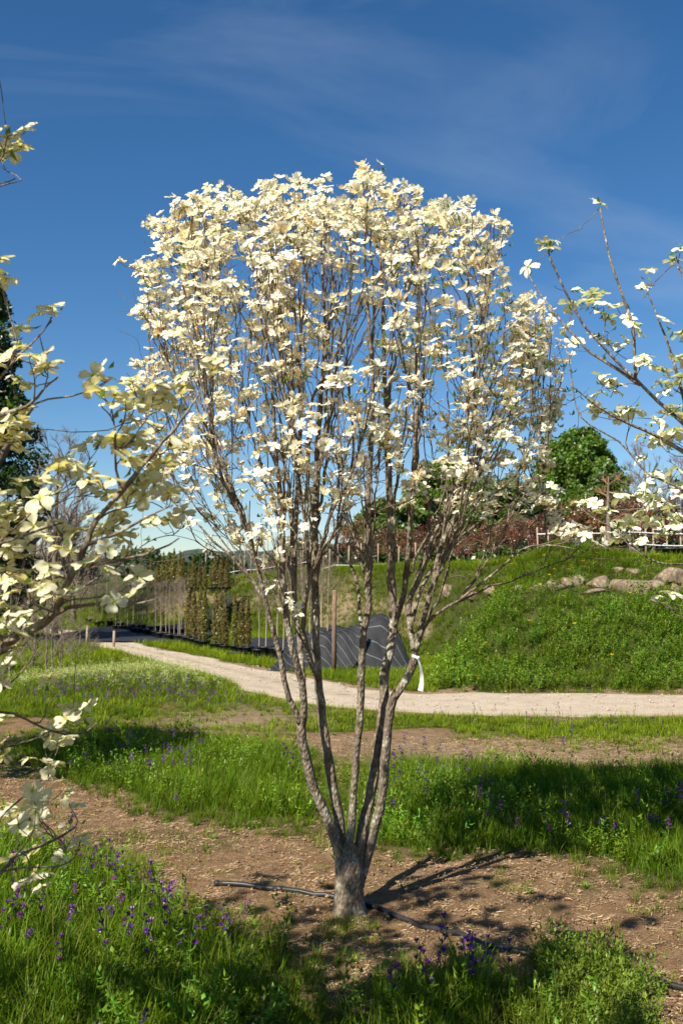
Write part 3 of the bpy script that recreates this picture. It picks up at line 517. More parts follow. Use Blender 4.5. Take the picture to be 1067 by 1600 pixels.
# --- the middle tree
D0 = 5.07; base = np.array([P(546, 1425, D0)[0], D0, gz(P(546, 1425, D0)[0], D0)-.03])
def tr(pts, d0, d1):
    n = len(pts); return np.array([P(x, y, D0+d0+(d1-d0)*(i/(n-1))) for i, (x, y) in enumerate(pts)])
STEMS = [  # traced stems: points, depth from..to, radius start..end
 ([(536, 1385), (528, 1325), (508, 1270), (490, 1235), (480, 1190), (472, 1155), (470, 1130)], 0, -.10, (.030, .026, .025, .023)),
 ([(470, 1135), (458, 1105), (448, 1078), (439, 1027), (428, 989), (415, 938), (402, 884), (387, 824), (366, 788), (345, 740), (335, 690), (322, 600), (300, 500), (282, 430)], -.10, -.35, (.014, .012, .009, .005, .003)),
 ([(472, 1140), (476, 1104), (472, 1072), (461, 1027), (449, 970), (442, 900), (440, 800), (430, 700), (425, 600), (405, 480), (398, 360), (402, 310)], -.09, -.45, (.019, .016, .013, .009, .005, .002)),
 ([(475, 1085), (470, 1020), (463, 960), (459, 900), (462, 830), (465, 750), (470, 650), (462, 520), (458, 400), (470, 300)], -.10, .35, (.015, .013, .010, .006, .002)),
 ([(541, 1385), (534, 1310), (522, 1240), (511, 1171), (503, 1117), (498, 1066), (494, 1020), (493, 950), (492, 860), (493, 770), (496, 710), (503, 600), (508, 500), (502, 380), (515, 310)], .03, .25, (.027, .024, .022, .019, .015, .011, .007, .003)),
 ([(497, 1062), (488, 1040), (479, 1012), (474, 985), (478, 930), (484, 900), (478, 820), (482, 720), (490, 620), (540, 520), (548, 400)], .06, -.5, (.014, .012, .009, .006, .002)),
 ([(546, 1385), (547, 1320), (552, 1240), (558, 1165), (562, 1123), (565, 1043), (568, 989), (576, 948), (574, 900), (576, 843), (574, 780), (579, 716), (582, 600), (576, 500), (570, 380), (576, 285)], -.02, -.25, (.020, .019, .018, .016, .013, .009, .006, .002)),
 ([(565, 990), (561, 950), (558, 913), (546, 880), (525, 862), (535, 800), (552, 700), (545, 600), (540, 450)], -.10, .5, (.009, .008, .006, .004, .002)),
 ([(553, 1385), (562, 1320), (572, 1270), (579, 1240), (589, 1171), (597, 1117), (600, 1085), (600, 1053), (608, 1021), (614, 980), (613, 932), (611, 900), (611, 843), (609, 795), (606, 716), (604, 668), (600, 560), (596, 450), (590, 340)], 0, .28, (.031, .028, .026, .024, .021, .017, .012, .008, .003)),
 ([(613, 985), (625, 948), (632, 916), (638, 859), (643, 798), (647, 716), (651, 652), (650, 560), (655, 450), (650, 330)], .14, -.30, (.016, .015, .012, .008, .005, .002)),
 ([(560, 1385), (578, 1320), (589, 1280), (597, 1240), (603, 1171), (608, 1123), (614, 1091), (632, 1066), (644, 1040), (649, 1021)], .04, -.05, (.026, .024, .023, .021, .019)),
 ([(648, 1024), (641, 980), (638, 948), (644, 925), (657, 900), (672, 850), (689, 811), (711, 763), (737, 716), (762, 690), (800, 640), (832, 600)], -.05, .35, (.016, .014, .012, .009, .006, .002)),
 ([(649, 1021), (657, 983), (667, 951), (676, 910), (690, 850), (715, 800), (740, 735), (742, 640), (735, 520), (728, 400), (722, 345)], -.05, .05, (.013, .012, .010, .007, .004, .002)),
 ([(655, 1000), (664, 980), (680, 960), (720, 935), (760, 905), (790, 880), (815, 858), (850, 852), (900, 858)], -.06, -.45, (.010, .009, .007, .005, .002)),
 ([(641, 985), (655, 930), (680, 880), (730, 830), (790, 790), (840, 770)], -.05, .3, (.010, .008, .006, .003))]
T = Tree(); root = thing('dogwood_tree', 'white-flowering multi-stemmed dogwood tree standing on bare soil across the pipe', 'tree', base, 'flowering dogwood trees')
mb = MB(); tube(mb, [base-[0, 0, .03], base+[0, 0, .03], base+[0, 0, .07], base+[.0, 0, .16], P(545, 1345, D0), P(546, 1318, D0)], [.098, .086, .076, .070, .066, .030], 18, rough=.14)
tk = mb.mesh('trunk', M['bark'], off=base); link('trunk', tk, root)
stem_m = []
for pts, d0, d1, rad in STEMS:
    q, r = T.path(tr(pts, d0, d1), rad); r = r*(1+.08*(fbm(np.arange(len(r))*.5, np.full(len(r), U(0, 99)), 2)-.5)*2); q = q+(RNG.random(q.shape)-.5)*.006
    mb = MB(); tube(mb, q, r, 10, rough=.12); m = mb.mesh('stem', M['bark'], off=base); link('stem', m, root); stem_m.append(m)
nb = len(T.br)
CROWN = [(222, 425), (262, 392), (268, 345), (290, 322), (330, 306), (375, 318), (425, 300), (470, 290), (505, 304), (528, 330), (552, 300), (578, 278), (600, 300), (640, 304), (733, 330), (782, 362), (772, 430), (838, 492), (858, 522), (885, 600), (885, 640), (850, 690), (862, 740), (880, 800), (850, 830), (790, 800), (740, 830), (690, 790), (640, 790), (600, 740), (540, 800), (480, 830), (440, 870), (400, 860), (330, 855), (280, 830), (245, 770), (235, 700), (210, 600), (240, 560), (228, 492), (240, 430)]
def dens(px, py):
    side = min(1, abs(px-545)/300); a = 1.0 if py < 430 else np.interp(py, [430, 560, 700, 870], [.85, .68, .58, .45]); return a*(.65+.35*side)*float(np.clip(.1+1.5*fbm(np.array([px/55.]), np.array([py/45.]), 2, 19)[0], .15, 1))
cl = []
for px, py in ptpoly(CROWN, 960, dens):
    hw = np.interp(py, [280, 380, 500, 650, 780, 870], [250, 290, 320, 330, 310, 200]); k = math.sqrt(max(.05, 1-((px-545)/hw)**2)); hd = np.interp(py, [280, 400, 600, 870], [.45, .8, .95, .8])
    cl.append((px, py, D0+U(-1, 1)*k*hd))
for px, py in [(200, 412), (232, 352), (248, 365), (418, 292), (575, 278), (582, 284), (783, 362), (735, 330), (842, 492), (855, 520), (225, 490), (240, 495), (255, 530), (430, 925), (438, 930), (455, 960), (425, 870), (440, 870), (650, 775), (635, 770), (690, 740), (625, 700), (830, 760), (812, 725), (800, 730), (850, 800), (860, 815), (870, 825), (885, 835), (900, 838), (915, 842), (930, 848), (845, 770), (853, 780), (865, 790), (890, 842), (905, 846), (875, 838), (330, 590), (260, 640), (270, 740), (280, 790), (300, 830), (740, 780), (720, 800), (560, 660), (495, 680), (500, 720), (490, 760)]:
    cl.append((px, py, D0+U(-.45, .1)))
for k in range(len(CROWN)*2):
    a, b = CROWN[k//2], CROWN[(k//2+1) % len(CROWN)]; t = U(0, 1); px, py = a[0]+(b[0]-a[0])*t, a[1]+(b[1]-a[1])*t
    if py < 620: m = U(-.02, .03); cl.append((px+(px-545)*m, py+(py-700)*m, D0+U(-.2, .2)))
cl = [P(*c) for c in cl]
order = sorted(range(len(cl)), key=lambda i: cl[i][2]+U(-.25, .25)); main = order[::8]; second = [i for i in order if i not in main][::3]; rest = [i for i in order if i not in main and i not in second]
for i in main: T.grow(cl[i], .0030, .9, 1.38, .010, .008, .014, .40, 2.2, 2.2, min(1.0, max(.3, cl[i][2]-1.5)))
nm = len(T.br)
for i in second: T.grow(cl[i], .0024, .85, 1.3, .009, .008, .009, .4, 1.8, 2.0, min(.5, max(.12, (cl[i][2]-1.5)*.4)))
for i in rest: T.grow(cl[i], .0019, .7, 1.2, .007, .008, .006, .35, 1.2, 1.5, .12)
for _ in range(700):
    c = random.choice(cl); T.grow(c+np.array([U(-.2, .2), U(-.2, .2), U(-.35, -.02)]), .0010, .3, .9, .004, .012, .003, .3)
fl = []
for c in cl: cluster(T, c, random.choice((3, 4, 4, 5, 6)), U(.035, .07), .3, U(.62, .78), fl)
for q, r in T.br[nb:nm]:
    mb = MB(); tube(mb, q, np.maximum(r, .0016), 6); m = mb.mesh('branch', M['bark'], off=base); link('branch', m, root); stem_m.append(m)
mb = MB()
for q, r in T.br[nm:]: tube(mb, q, np.maximum(r, .0012), 4, False)
tw = mb.mesh('twigs', M['twig'], off=base); tag(link('twigs', tw, root), kind='stuff')
place_flowers(root, base, fl, M['petal'], lambda f: f[0][1]+.25*U(0, 1))
mb = MB()
for _ in range(1000):
    c = random.choice(cl); px, py = project(*c)
    if U(0, 1) > np.interp(px, [300, 560, 700], [.12, .5, 1.0])*np.interp(py, [300, 450, 600], [.3, .8, 1]): continue
    b = c+np.array([U(-.09, .09), U(-.09, .09), U(-.10, .04)]); a = U(0, 6.28)
    for j in range(3): ovleaf(mb, b, a+j*2.1, U(.2, 1.1), U(.022, .038), U(.012, .019), (U(.7, 1.2),)*3)
tag(link('young_leaves', mb.mesh('young_leaves', M['leaf'], off=base), root), kind='stuff')
# --- a neighbour of the same kind outside the frame whose shade falls on the grass (shares the middle tree's meshes)
nb_root = thing('dogwood_tree', 'white dogwood tree whose shade falls on the grass beside the low mound', 'tree', (-4.3, 7.6, gz(-4.3, 7.6)), 'flowering dogwood trees', 2.1)
for o in list(root.children):
    if o.name.split('.')[0] in ('trunk', 'stem', 'branch', 'twigs', 'blossoms'):
        c = o.copy(); C.objects.link(c); c.parent = nb_root
# --- near trees at both sides, trunks outside the frame
def side_tree(label, b, dep, limbs, clusters, petal, spread, sunw, sc, group, barkmat, twmat, trunk_r, extra=None, leaves=0, upk=.4):
    b = np.array([b[0], b[1], gz(b[0], b[1])-.03]); T = Tree(); root = thing('dogwood_tree', label, 'tree', b, group)
    for pts, d0, d1, rad in limbs:
        n = len(pts); q = np.array([P(x, y, d0+(d1-d0)*i/(n-1)) for i, (x, y) in enumerate(pts)])
        if pts[0][1] > 900 and (pts[0][0] < -60 or pts[0][0] > 1120): q = np.concatenate([[b, b+np.array([0, 0, .25]), b*.4+q[0]*.6], q]); rad = (trunk_r, trunk_r*.8)+tuple(rad)
        q, r = T.path(q, rad); mb = MB(); q = q+(RNG.random(q.shape)-.5)*.004; tube(mb, q, r, 9, rough=.1); link('limb', mb.mesh('limb', barkmat, off=b), root)
    fl = []; tips = []
    for c in clusters: px, py, n = c[:3]; tips.append((P(px, py, c[3] if len(c) > 3 else dep+U(-.2, .3)+(.55 if py > 1060 and dep < 3 else .1)), n, (px, py)))
    k0 = len(T.br)
    for c, n, _ in tips: T.grow(c-[0, 0, .015], .0016, upk, .25, .007, .008, .006, .4, .9, 1.2)
    k1 = len(T.br)
    for c, n, _ in tips: cluster(T, c, n, spread, sunw, sc, fl)
    for _ in range(45): c = random.choice(tips)[0]; T.grow(c+np.array([U(-.12, .12), U(-.12, .12), U(-.2, 0)]), .001, .2, .25, .004, .01, .003, .3)
    for q, r in T.br[k0:k1]: mb = MB(); tube(mb, q, r, 6); link('branch', mb.mesh('branch', barkmat, off=b), root)
    mb = MB()
    for q, r in T.br[k1:]: tube(mb, q, np.maximum(r, .001), 5, False)
    tag(link('twigs', mb.mesh('twigs', twmat, off=b), root), kind='stuff')
    def near(f): px, py = project(*f[0]); return f[0][1]+(0 if -30 < px < 1100 and -20 < py < 1620 else 50)
    place_flowers(root, b, fl, petal, near, True, 300)
    if leaves:
        mb = MB()
        for c, n, _ in tips:
            for j in range(leaves): ovleaf(mb, c+np.array([U(-.03, .03), U(-.03, .03), U(-.02, .02)]), U(0, 6.28), U(.1, .9), U(.025, .04), U(.012, .018), (U(.8, 1.2),)*3)
        tag(link('young_leaves', mb.mesh('young_leaves', M['leaf'], off=b), root), kind='stuff')
    return root, fl
def band(poly, n, k): return [(x, y, random.choice(k)) for x, y in ptpoly(poly, n, lambda a, b: 1)]
LL = [([(-213, 1300), (-120, 1130), (-40, 1060), (0, 1015), (46, 985), (78, 964), (110, 903), (137, 846), (150, 814), (178, 782), (188, 760), (182, 735), (180, 687), (174, 636)], 2.5, 2.45, (.030, .024, .020, .013, .008, .004, .002)),
 ([(178, 782), (210, 744), (236, 712), (271, 671), (312, 617)], 2.46, 2.5, (.008, .006, .004, .002)),
 ([(134, 852), (178, 836), (223, 811), (271, 789)], 2.47, 2.4, (.005, .004, .003, .0015)), ([(120, 885), (191, 875), (242, 862), (280, 840)], 2.47, 2.55, (.005, .004, .003, .0015)),
 ([(70, 970), (107, 950), (150, 944), (200, 945), (243, 936)], 2.47, 2.35, (.006, .005, .003, .0015)),
 ([(-213, 1200), (-160, 900), (-80, 680), (0, 591), (29, 556), (57, 530), (73, 511), (82, 495)], 2.5, 2.6, (.026, .018, .010, .005, .003, .0015)),
 ([(-90, 700), (-20, 655), (41, 636), (70, 607), (92, 588)], 2.55, 2.5, (.008, .006, .003, .0015)),
 ([(-150, 850), (-120, 500), (-40, 330), (0, 292), (26, 284)], 2.5, 2.7, (.018, .012, .006, .003, .0015)),
 ([(-213, 1200), (-120, 960), (-60, 880), (0, 850), (60, 830), (100, 815)], 2.5, 2.3, (.022, .014, .009, .005, .002)),
 ([(-200, 1300), (-110, 1150), (-60, 1110), (0, 1112), (39, 1122), (68, 1138), (100, 1146), (132, 1145), (157, 1124)], 2.6, 3.0, (.018, .010, .006, .004, .003, .0015)),
 ([(-213, 1480), (-100, 1410), (0, 1363), (21, 1341), (50, 1327), (85, 1313), (118, 1292)], 2.6, 3.1, (.022, .013, .008, .006, .005, .003)),
 ([(-120, 1420), (-40, 1330), (10, 1270), (60, 1225), (75, 1205)], 2.7, 3.1, (.010, .007, .005, .003, .0015)),
 ([(-100, 1150), (-40, 1170), (20, 1165), (70, 1150)], 2.6, 3.1, (.008, .006, .004, .002))]
LCs = [(12, 205, 2), (25, 270, 2), (4, 245, 2), (2, 430, 2), (10, 455, 1), (80, 488, 1), (62, 513, 1), (28, 525, 1), (22, 545, 1), (8, 562, 2), (55, 583, 2), (90, 582, 2), (10, 602, 2), (30, 622, 2), (15, 660, 4), (45, 662, 2), (30, 680, 3), (2, 690, 3),
 (15, 768, 3), (40, 775, 2), (62, 778, 2), (78, 785, 1), (165, 588, 4), (158, 622, 3), (195, 648, 3), (190, 655, 2), (205, 680, 3), (235, 640, 3), (250, 665, 3), (215, 618, 3), (240, 610, 2), (140, 712, 3), (120, 738, 4), (150, 758, 4), (108, 755, 3), (103, 735, 2), (175, 738, 3), (195, 702, 3), (215, 708, 2), (240, 730, 3), (230, 768, 3), (200, 768, 3), (260, 695, 2), (265, 782, 2), (302, 600, 3), (315, 592, 2), (278, 640, 2),
 (175, 858, 3), (160, 828, 2), (195, 803, 3), (185, 843, 3), (205, 858, 3), (150, 875, 2), (235, 833, 1), (280, 820, 2), (45, 912, 2, 2.2), (62, 908, 2, 2.2), (85, 922, 2), (130, 915, 1, 2.2), (185, 928, 2), (165, 918, 1), (200, 922, 2), (10, 985, 3, 2.2), (25, 1000, 2), (45, 992, 2), (60, 1002, 2), (20, 1042, 1), (8, 1050, 2), (78, 1083, 1), (107, 1112, 1), (125, 1123, 2), (140, 1128, 1), (133, 1138, 1), (75, 1208, 2), (50, 1352, 1), (80, 1355, 2), (25, 1370, 2), (45, 1390, 2), (66, 1400, 1), (110, 1338, 2), (240, 845, 1)]
LCs += band([(-30, 790), (60, 790), (115, 805), (110, 850), (60, 870), (-30, 870)], 15, (2, 3)) + band([(-20, 1115), (60, 1130), (95, 1150), (90, 1180), (-20, 1185)], 8, (1, 2)) + band([(-10, 1250), (60, 1215), (130, 1250), (125, 1300), (40, 1300), (-10, 1310)], 13, (1, 2)) + band([(-30, 870), (70, 880), (100, 940), (30, 970), (-30, 960)], 9, (1, 2))
for _ in range(330):  # unseen crown clusters left of the frame, added to cast the foreground shade
    d = U(1.2, 3.0); px, py = project(*(np.array([-.36*d-U(.06, 1.75), d, U(1.4, 3.4)]))); LCs.append((px, py, 5, d))
side_tree('cream-flowering dogwood with big blossoms reaching over the purple-flowered grass', (-1.25, 2.5), 2.5, LL, LCs, M['petal_y'], .05, .45, .78, 'flowering dogwood trees', M['bark'], M['twig_r'], .05, leaves=1)
RL = [([(1230, 1050), (1180, 860), (1120, 725), (1067, 662), (1028, 629), (1005, 605), (981, 582), (946, 547), (912, 508), (885, 458), (861, 408), (857, 388)], 4.0, 3.9, (.040, .028, .020, .014, .010, .007, .005, .003)),
 ([(992, 594), (991, 559), (989, 512), (977, 477), (958, 423), (946, 377), (937, 325)], 3.93, 3.95, (.007, .006, .005, .004, .0025)), ([(1000, 602), (966, 578), (923, 551), (904, 532), (869, 493), (846, 462), (826, 430)], 3.95, 4.1, (.008, .006, .005, .003, .0025)),
 ([(1230, 1000), (1140, 820), (1047, 756), (1012, 741), (966, 690), (919, 663), (900, 636), (892, 590), (883, 530)], 4.0, 4.15, (.028, .018, .012, .008, .005, .003, .002)),
 ([(1160, 800), (1100, 730), (1040, 690), (990, 665), (940, 640), (890, 600)], 4.0, 3.8, (.016, .011, .007, .004, .002)), ([(1230, 1050), (1150, 920), (1090, 885), (1043, 882), (1012, 872), (974, 838), (940, 815), (915, 795)], 4.0, 3.8, (.022, .012, .008, .005, .003, .0015)),
 ([(1200, 950), (1130, 860), (1080, 825), (1030, 800), (985, 770)], 4.0, 4.2, (.015, .009, .006, .003, .0015)), ([(1150, 780), (1110, 600), (1075, 460), (1055, 400)], 4.0, 4.0, (.014, .008, .004, .0025)),
 ([(1080, 680), (1062, 600), (1040, 530), (1008, 450)], 3.95, 3.9, (.010, .007, .004, .002)), ([(1170, 960), (1110, 950), (1070, 955), (1043, 948)], 4.0, 3.7, (.010, .005, .003, .0015))]
RCs = [(857, 384, 2), (858, 398, 1), (825, 424, 1), (936, 319, 1), (1050, 402, 1), (1062, 386, 1), (1015, 437, 1), (1005, 460, 1), (905, 458, 1), (925, 456, 1), (940, 475, 1), (890, 485, 1), (885, 523, 1), (896, 540, 1), (920, 484, 1), (945, 498, 2), (952, 510, 1), (930, 525, 1), (975, 494, 2), (986, 513, 2), (965, 545, 2), (1040, 520, 1), (1062, 525, 1), (1000, 568, 2), (1012, 565, 1), (950, 555, 1), (940, 600, 2), (952, 615, 2), (920, 630, 2), (930, 645, 2), (970, 650, 2), (990, 640, 1), (1050, 600, 2), (1062, 570, 2), (1035, 580, 1), (1045, 612, 2), (1050, 640, 2), (1062, 690, 3), (1020, 668, 2), (1030, 690, 2), (1045, 680, 3), (1062, 650, 2), (1000, 690, 1), (1045, 702, 2), (980, 640, 1), (915, 790, 1), (930, 800, 1), (946, 806, 2), (975, 785, 2), (1000, 778, 2), (1010, 765, 1), (1020, 750, 1), (965, 820, 2), (1000, 850, 1), (985, 830, 2), (1030, 800, 2), (1045, 815, 3), (1055, 790, 2), (1062, 830, 2), (1040, 840, 2), (1020, 825, 2), (1010, 810, 2), (905, 783, 1), (1042, 942, 2), (1046, 932, 1), (965, 845, 1), (1050, 740, 2), (1000, 720, 1), (1060, 760, 2), (1030, 775, 2)]
RCs += [(U(1090, 1400), U(350, 950), 2, U(3.6, 4.5)) for _ in range(40)]
side_tree('sparse dogwood with small fresh white flowers on long upright shoots above the rocks', (1.85, 4.05), 3.95, RL, RCs, M['petal_g'], .045, .25, .92, 'flowering dogwood trees', M['bark'], M['twig_r'], .06, leaves=3)

# ------------------------------------------------------------------ pipe and ribbon
pts = [hit(x, y) for x, y in [(340, 1388), (400, 1393), (470, 1402), (525, 1409)]]+[np.array([base[0]+.02, base[1]+.10, 0])]+[hit(x, y) for x, y in [(588, 1423), (640, 1442), (700, 1462), (760, 1485), (840, 1503), (930, 1520), (1000, 1537), (1067, 1556), (1180, 1590), (1400, 1650)]]
pts = np.array(pts); q = dense(pts, .05); q[:, 2] = H(q[:, 0], q[:, 1])+.014
po = thing('drip_pipe', 'black plastic irrigation pipe lying on the soil behind the trunk', 'pipe', q[0])
mb = MB(); tube(mb, q, .0125, 10); link('hose', mb.mesh('hose', M['pipe'], off=q[0]), po)
mb = MB(); i = 6; tube(mb, q[i:i+2], .0155, 10); link('coupling', mb.mesh('coupling', M['pipe'], off=q[0]), po)
mb = MB(); tube(mb, [q[0]-(q[1]-q[0])*.35, q[0]+(q[1]-q[0])*.2], .0148, 10); link('end_plug', mb.mesh('end_plug', M['pipe'], off=q[0]), po)
k = P(649, 1026, D0-.05); rb = thing('ribbon', 'white plastic ribbon tied around a dogwood stem', 'ribbon', k)
mb = MB(); a = np.linspace(0, 6.283, 14); ring = np.stack([.021*np.cos(a), .021*np.sin(a), .006*np.sin(a*2)], -1); V = np.concatenate([ring-[0, 0, .007], ring+[0, 0, .007]]); mb.add(V, [(i, i+1, i+15, i+14) for i in range(13)]); mb.add(ICO1[0]*.011+[.012, -.02, -.005], ICO1[1]); link('knot', mb.mesh('knot', M['white']), rb)
mb = MB(); n = 9; V = []
for i in range(n): t = i/(n-1); wv = .008+.011*t; V += [(.010+.012*math.sin(t*3)+.006*t-wv*.6, -.024-.045*min(1, t*4)-.01*math.sin(t*5), -.005-.155*t), (.010+.012*math.sin(t*3)+.006*t+wv*.6, -.024-.045*min(1, t*4)+.008*math.sin(t*4+1), -.005-.155*t-.004)]
mb.add(V, [(2*i, 2*i+1, 2*i+3, 2*i+2) for i in range(n-1)]); link('tail', mb.mesh('tail', M['white']), rb)

# ------------------------------------------------------------------ purple weeds standing singly
def purple_proto(seed):
    rr = random.Random(seed); r0 = link('purple_wildflower', None); mb = MB(); h = rr.uniform(.2, .3); q = dense([(0, 0, -.01), (.01*rr.uniform(-1, 1), .01, h*.5), (.03*rr.uniform(-1, 1), .03*rr.uniform(-1, 1), h)], .03); tube(mb, q, np.linspace(.0032, .0018, len(q)), 5)
    link('stem', mb.mesh('stem', M['herb']), r0); mb = MB()
    for k in range(12): ovleaf(mb, q[int((k+1)/14*(len(q)-1))], rr.uniform(0, 6.28), rr.uniform(.1, .8), rr.uniform(.03, .06), .013, (rr.uniform(.7, 1.2),)*3)
    link('leaves', mb.mesh('leaves', M['herb']), r0)
    for k in range(4):
        mb = MB(); t = q[-1]*(1-.13*k)+np.array([rr.uniform(-.022, .022), rr.uniform(-.022, .022), .004])
        for j in range(6):
            a = j*1.05; ovleaf(mb, (0, 0, 0), a, .75, .017, .012, (rr.uniform(.7, 1.3), rr.uniform(.7, 1.1), rr.uniform(.8, 1.3)))
        mb.add(ICO1[0]*[.004, .004, .006]+[0, 0, -.003], ICO1[1], (.7, .5, .8)); link('flower', mb.mesh('flower', M['purple'], smooth=False), r0, t, (rr.uniform(-.6, .6), rr.uniform(-.6, .6), 0), rr.uniform(.9, 1.25))
    return r0
pps = [purple_proto(i) for i in range(3)]; used = set()
def put_purple(spots, label, group):
    for px, py in spots:
        k = random.randrange(3); o = pps[k] if k not in used else copy_tree(pps[k]); used.add(k); p = hit(px, py); o.location = Vector(p); o.rotation_euler = (0, 0, U(0, 6.28)); s = U(.75, 1.1); o.scale = (s, s, s); tag(o, label, 'wildflower', group)
put_purple([(690, 1530), (705, 1560), (722, 1545), (735, 1530), (760, 1565), (728, 1585), (795, 1590), (650, 1560), (610, 1585), (665, 1600), (745, 1600)], 'purple-flowered weed in the shade just below the black pipe', 'purple weeds below the pipe')
put_purple([(130, 1380), (140, 1400), (155, 1390), (168, 1405), (205, 1420), (175, 1425), (245, 1455), (285, 1475), (262, 1480), (15, 1470), (35, 1500), (60, 1480), (315, 1500), (350, 1510), (200, 1500), (195, 1530), (225, 1530), (165, 1545), (30, 1440), (10, 1520), (270, 1520), (240, 1560), (300, 1540), (90, 1560)], 'purple-flowered weed in the long grass under the cream dogwood', 'purple weeds under the cream dogwood')
put_purple([(450, 1235), (465, 1228), (440, 1220), (880, 1180), (890, 1170), (515, 1230)], 'purple-flowered weed standing clear of the grass behind the stems', 'purple weeds behind the stems')

# ------------------------------------------------------------------ rocks, tarpaulin, ground cloths, posts
def rock(px, py, wpx, hpx, label, seed, zoff=0):
    p = hit(px, py+hpx*.3); s = wpx/F*p[1]/2; v = ICO3[0].copy(); rr = np.random.default_rng(seed); o = rr.random(3)*20
    for k, (fq, am) in enumerate(((1.3, .42), (3.1, .2), (8, .07))): v *= 1+am*(fbm(v[:, 0:1]*fq+o[0]+v[:, 2:]*1.7, v[:, 1:2]*fq+o[1]-v[:, 2:]*fq, 2, seed+k)-.5)
    for _ in range(15):
        nv = rr.normal(size=3); nv[2] *= .8; nv /= np.linalg.norm(nv); e = (v@nv)-rr.uniform(.52, .8); v = v-nv*np.maximum(0, e)[:, None]*.96
    v *= 1+.08*(fbm(v[:, 0:1]*6+o[0]+v[:, 2:]*5, v[:, 1:2]*6+o[1]-v[:, 2:]*4, 3, seed)-.5); v /= np.abs(v).max(0); v = v*[s, s*.9, hpx/F*p[1]*.6]; mb = MB(); mb.add(v, ICO3[1]); r = link('boulder', mb.mesh('boulder', M['rock'], smooth=False), None, p+[0, .05, hpx/F*p[1]*.12+zoff], (rr.random()*.3-.15, rr.random()*.3-.15, rr.random()*.6-.3)); tag(r, label, 'rock', 'rocks of the ledge above the bank')
for i, (a, b, c, d, l) in enumerate([(985, 912, 78, 28, 'broad flat pale boulder under a darker one in the ledge'), (940, 908, 45, 26, 'pale blocky boulder below the black tree pot'), (1042, 898, 70, 34, 'largest grey-brown boulder overhanging the ledge'), (1020, 915, 44, 26, 'rounded grey boulder tucked under the overhanging one'), (930, 922, 50, 12, 'low pale slab half buried in bank grass'), (1055, 922, 26, 30, 'upright pale stone below the overhanging boulder'), (905, 905, 30, 20, 'small stone beside the grassy hump'), (890, 910, 34, 20, None), (865, 914, 36, 22, None), (840, 918, 30, 16, None), (768, 922, 30, 20, None), (740, 926, 26, 16, None), (700, 922, 26, 22, None), (650, 948, 30, 22, None), (668, 985, 26, 14, None), (990, 890, 26, 16, None), (965, 888, 24, 14, None), (1085, 905, 50, 40, None), (1120, 900, 60, 44, None), (810, 920, 26, 14, None)]):
    rock(a, b, c, d, l or 'small pale stone poking from the grass along the ledge', i+3)
def sheet(name, label, x0, x1, y0, y1, zf, n=60, m=44, uv=(1, 1)):
    gx, gy = np.meshgrid(np.linspace(x0, x1, n), np.linspace(y0, y1, m)); z = zf(gx, gy); i = np.arange(n*m).reshape(m, n); q = np.stack([i[:-1, :-1], i[:-1, 1:], i[1:, 1:], i[1:, :-1]], -1).reshape(-1, 4).tolist()
    u, v = (gx-x0)/(x1-x0)*uv[0], (gy-y0)/(y1-y0)*uv[1]; s = 1+.0*u; mb = MB(); off = np.array([(x0+x1)/2, y0, 0]); mb.add(np.stack([gx, gy, z], -1).reshape(-1, 3), q, np.stack([(u*.6+v*.8+.03*np.sin(gx*5)).ravel(), (v*.9-u*.25).ravel(), u.ravel()*0], -1)); return tag(link(name, mb.mesh(name, M['cloth'], off=off), None, off), label, name.replace('_', ' '))
def tz(gx, gy):
    e = np.minimum(np.minimum((gx+1.35)/.5, (1.4-gx)/.45), np.minimum((gy-18.0)/.7, (20.6-gy)/.7)); e = sm(np.clip(e, 0, 1))
    hgt = .38+.42*np.exp(-((gx-.75)/.55)**2)+.18*np.exp(-((gx+.2)/.5)**2); wr = (fbm(gx*2.2+gy, gy*2.2-gx, 3, 5)-.5)*.22+(np.abs(fbm(gx*4+gy*2, gy*3, 2, 6)-.5))*.26+.05*np.abs(np.sin(gx*7+3*fbm(gx*2, gy*2, 2, 8)+gy*2))
    return H0(gx, gy)+.012+e*(hgt+wr)
sheet('tarpaulin', 'dark grey woven tarpaulin draped over a heap beside the wooden post', -1.35, 1.4, 18.0, 20.6, tz, 90, 80)
sheet('ground_cloth', 'dark woven ground cloth spread flat beneath the staked saplings', -2.5, -.9, 21.6, 27, lambda gx, gy: H(gx, gy)+.03+.05*fbm(gx*2, gy*2, 2, 4), 50, 60, (2, 3))
sheet('ground_cloth', 'long grey woven ground cloth beneath the bare sapling row', -8.2, -3.7, 25.8, 34.5, lambda gx, gy: H(gx, gy)+.03+.05*fbm(gx*2, gy*2, 2, 14), 60, 60, (3, 4))
p = hit(522, 1052); hgt = (1052-925)/F*p[1]; po = thing('wooden_post', 'round brown wooden post standing before the dark tarpaulin', 'post', p); mb = MB(); tube(mb, [(0, 0, -.1), (0, 0, hgt*.5), (.01, 0, hgt)], [.042, .04, .039], 12, rough=.03); link('shaft', mb.mesh('shaft', M['wood']), po); mb = MB(); tube(mb, [(.01, 0, hgt-.002), (.01, 0, hgt+.012)], [.0395, .033], 12); link('cap', mb.mesh('cap', M['pale_wood']), po)

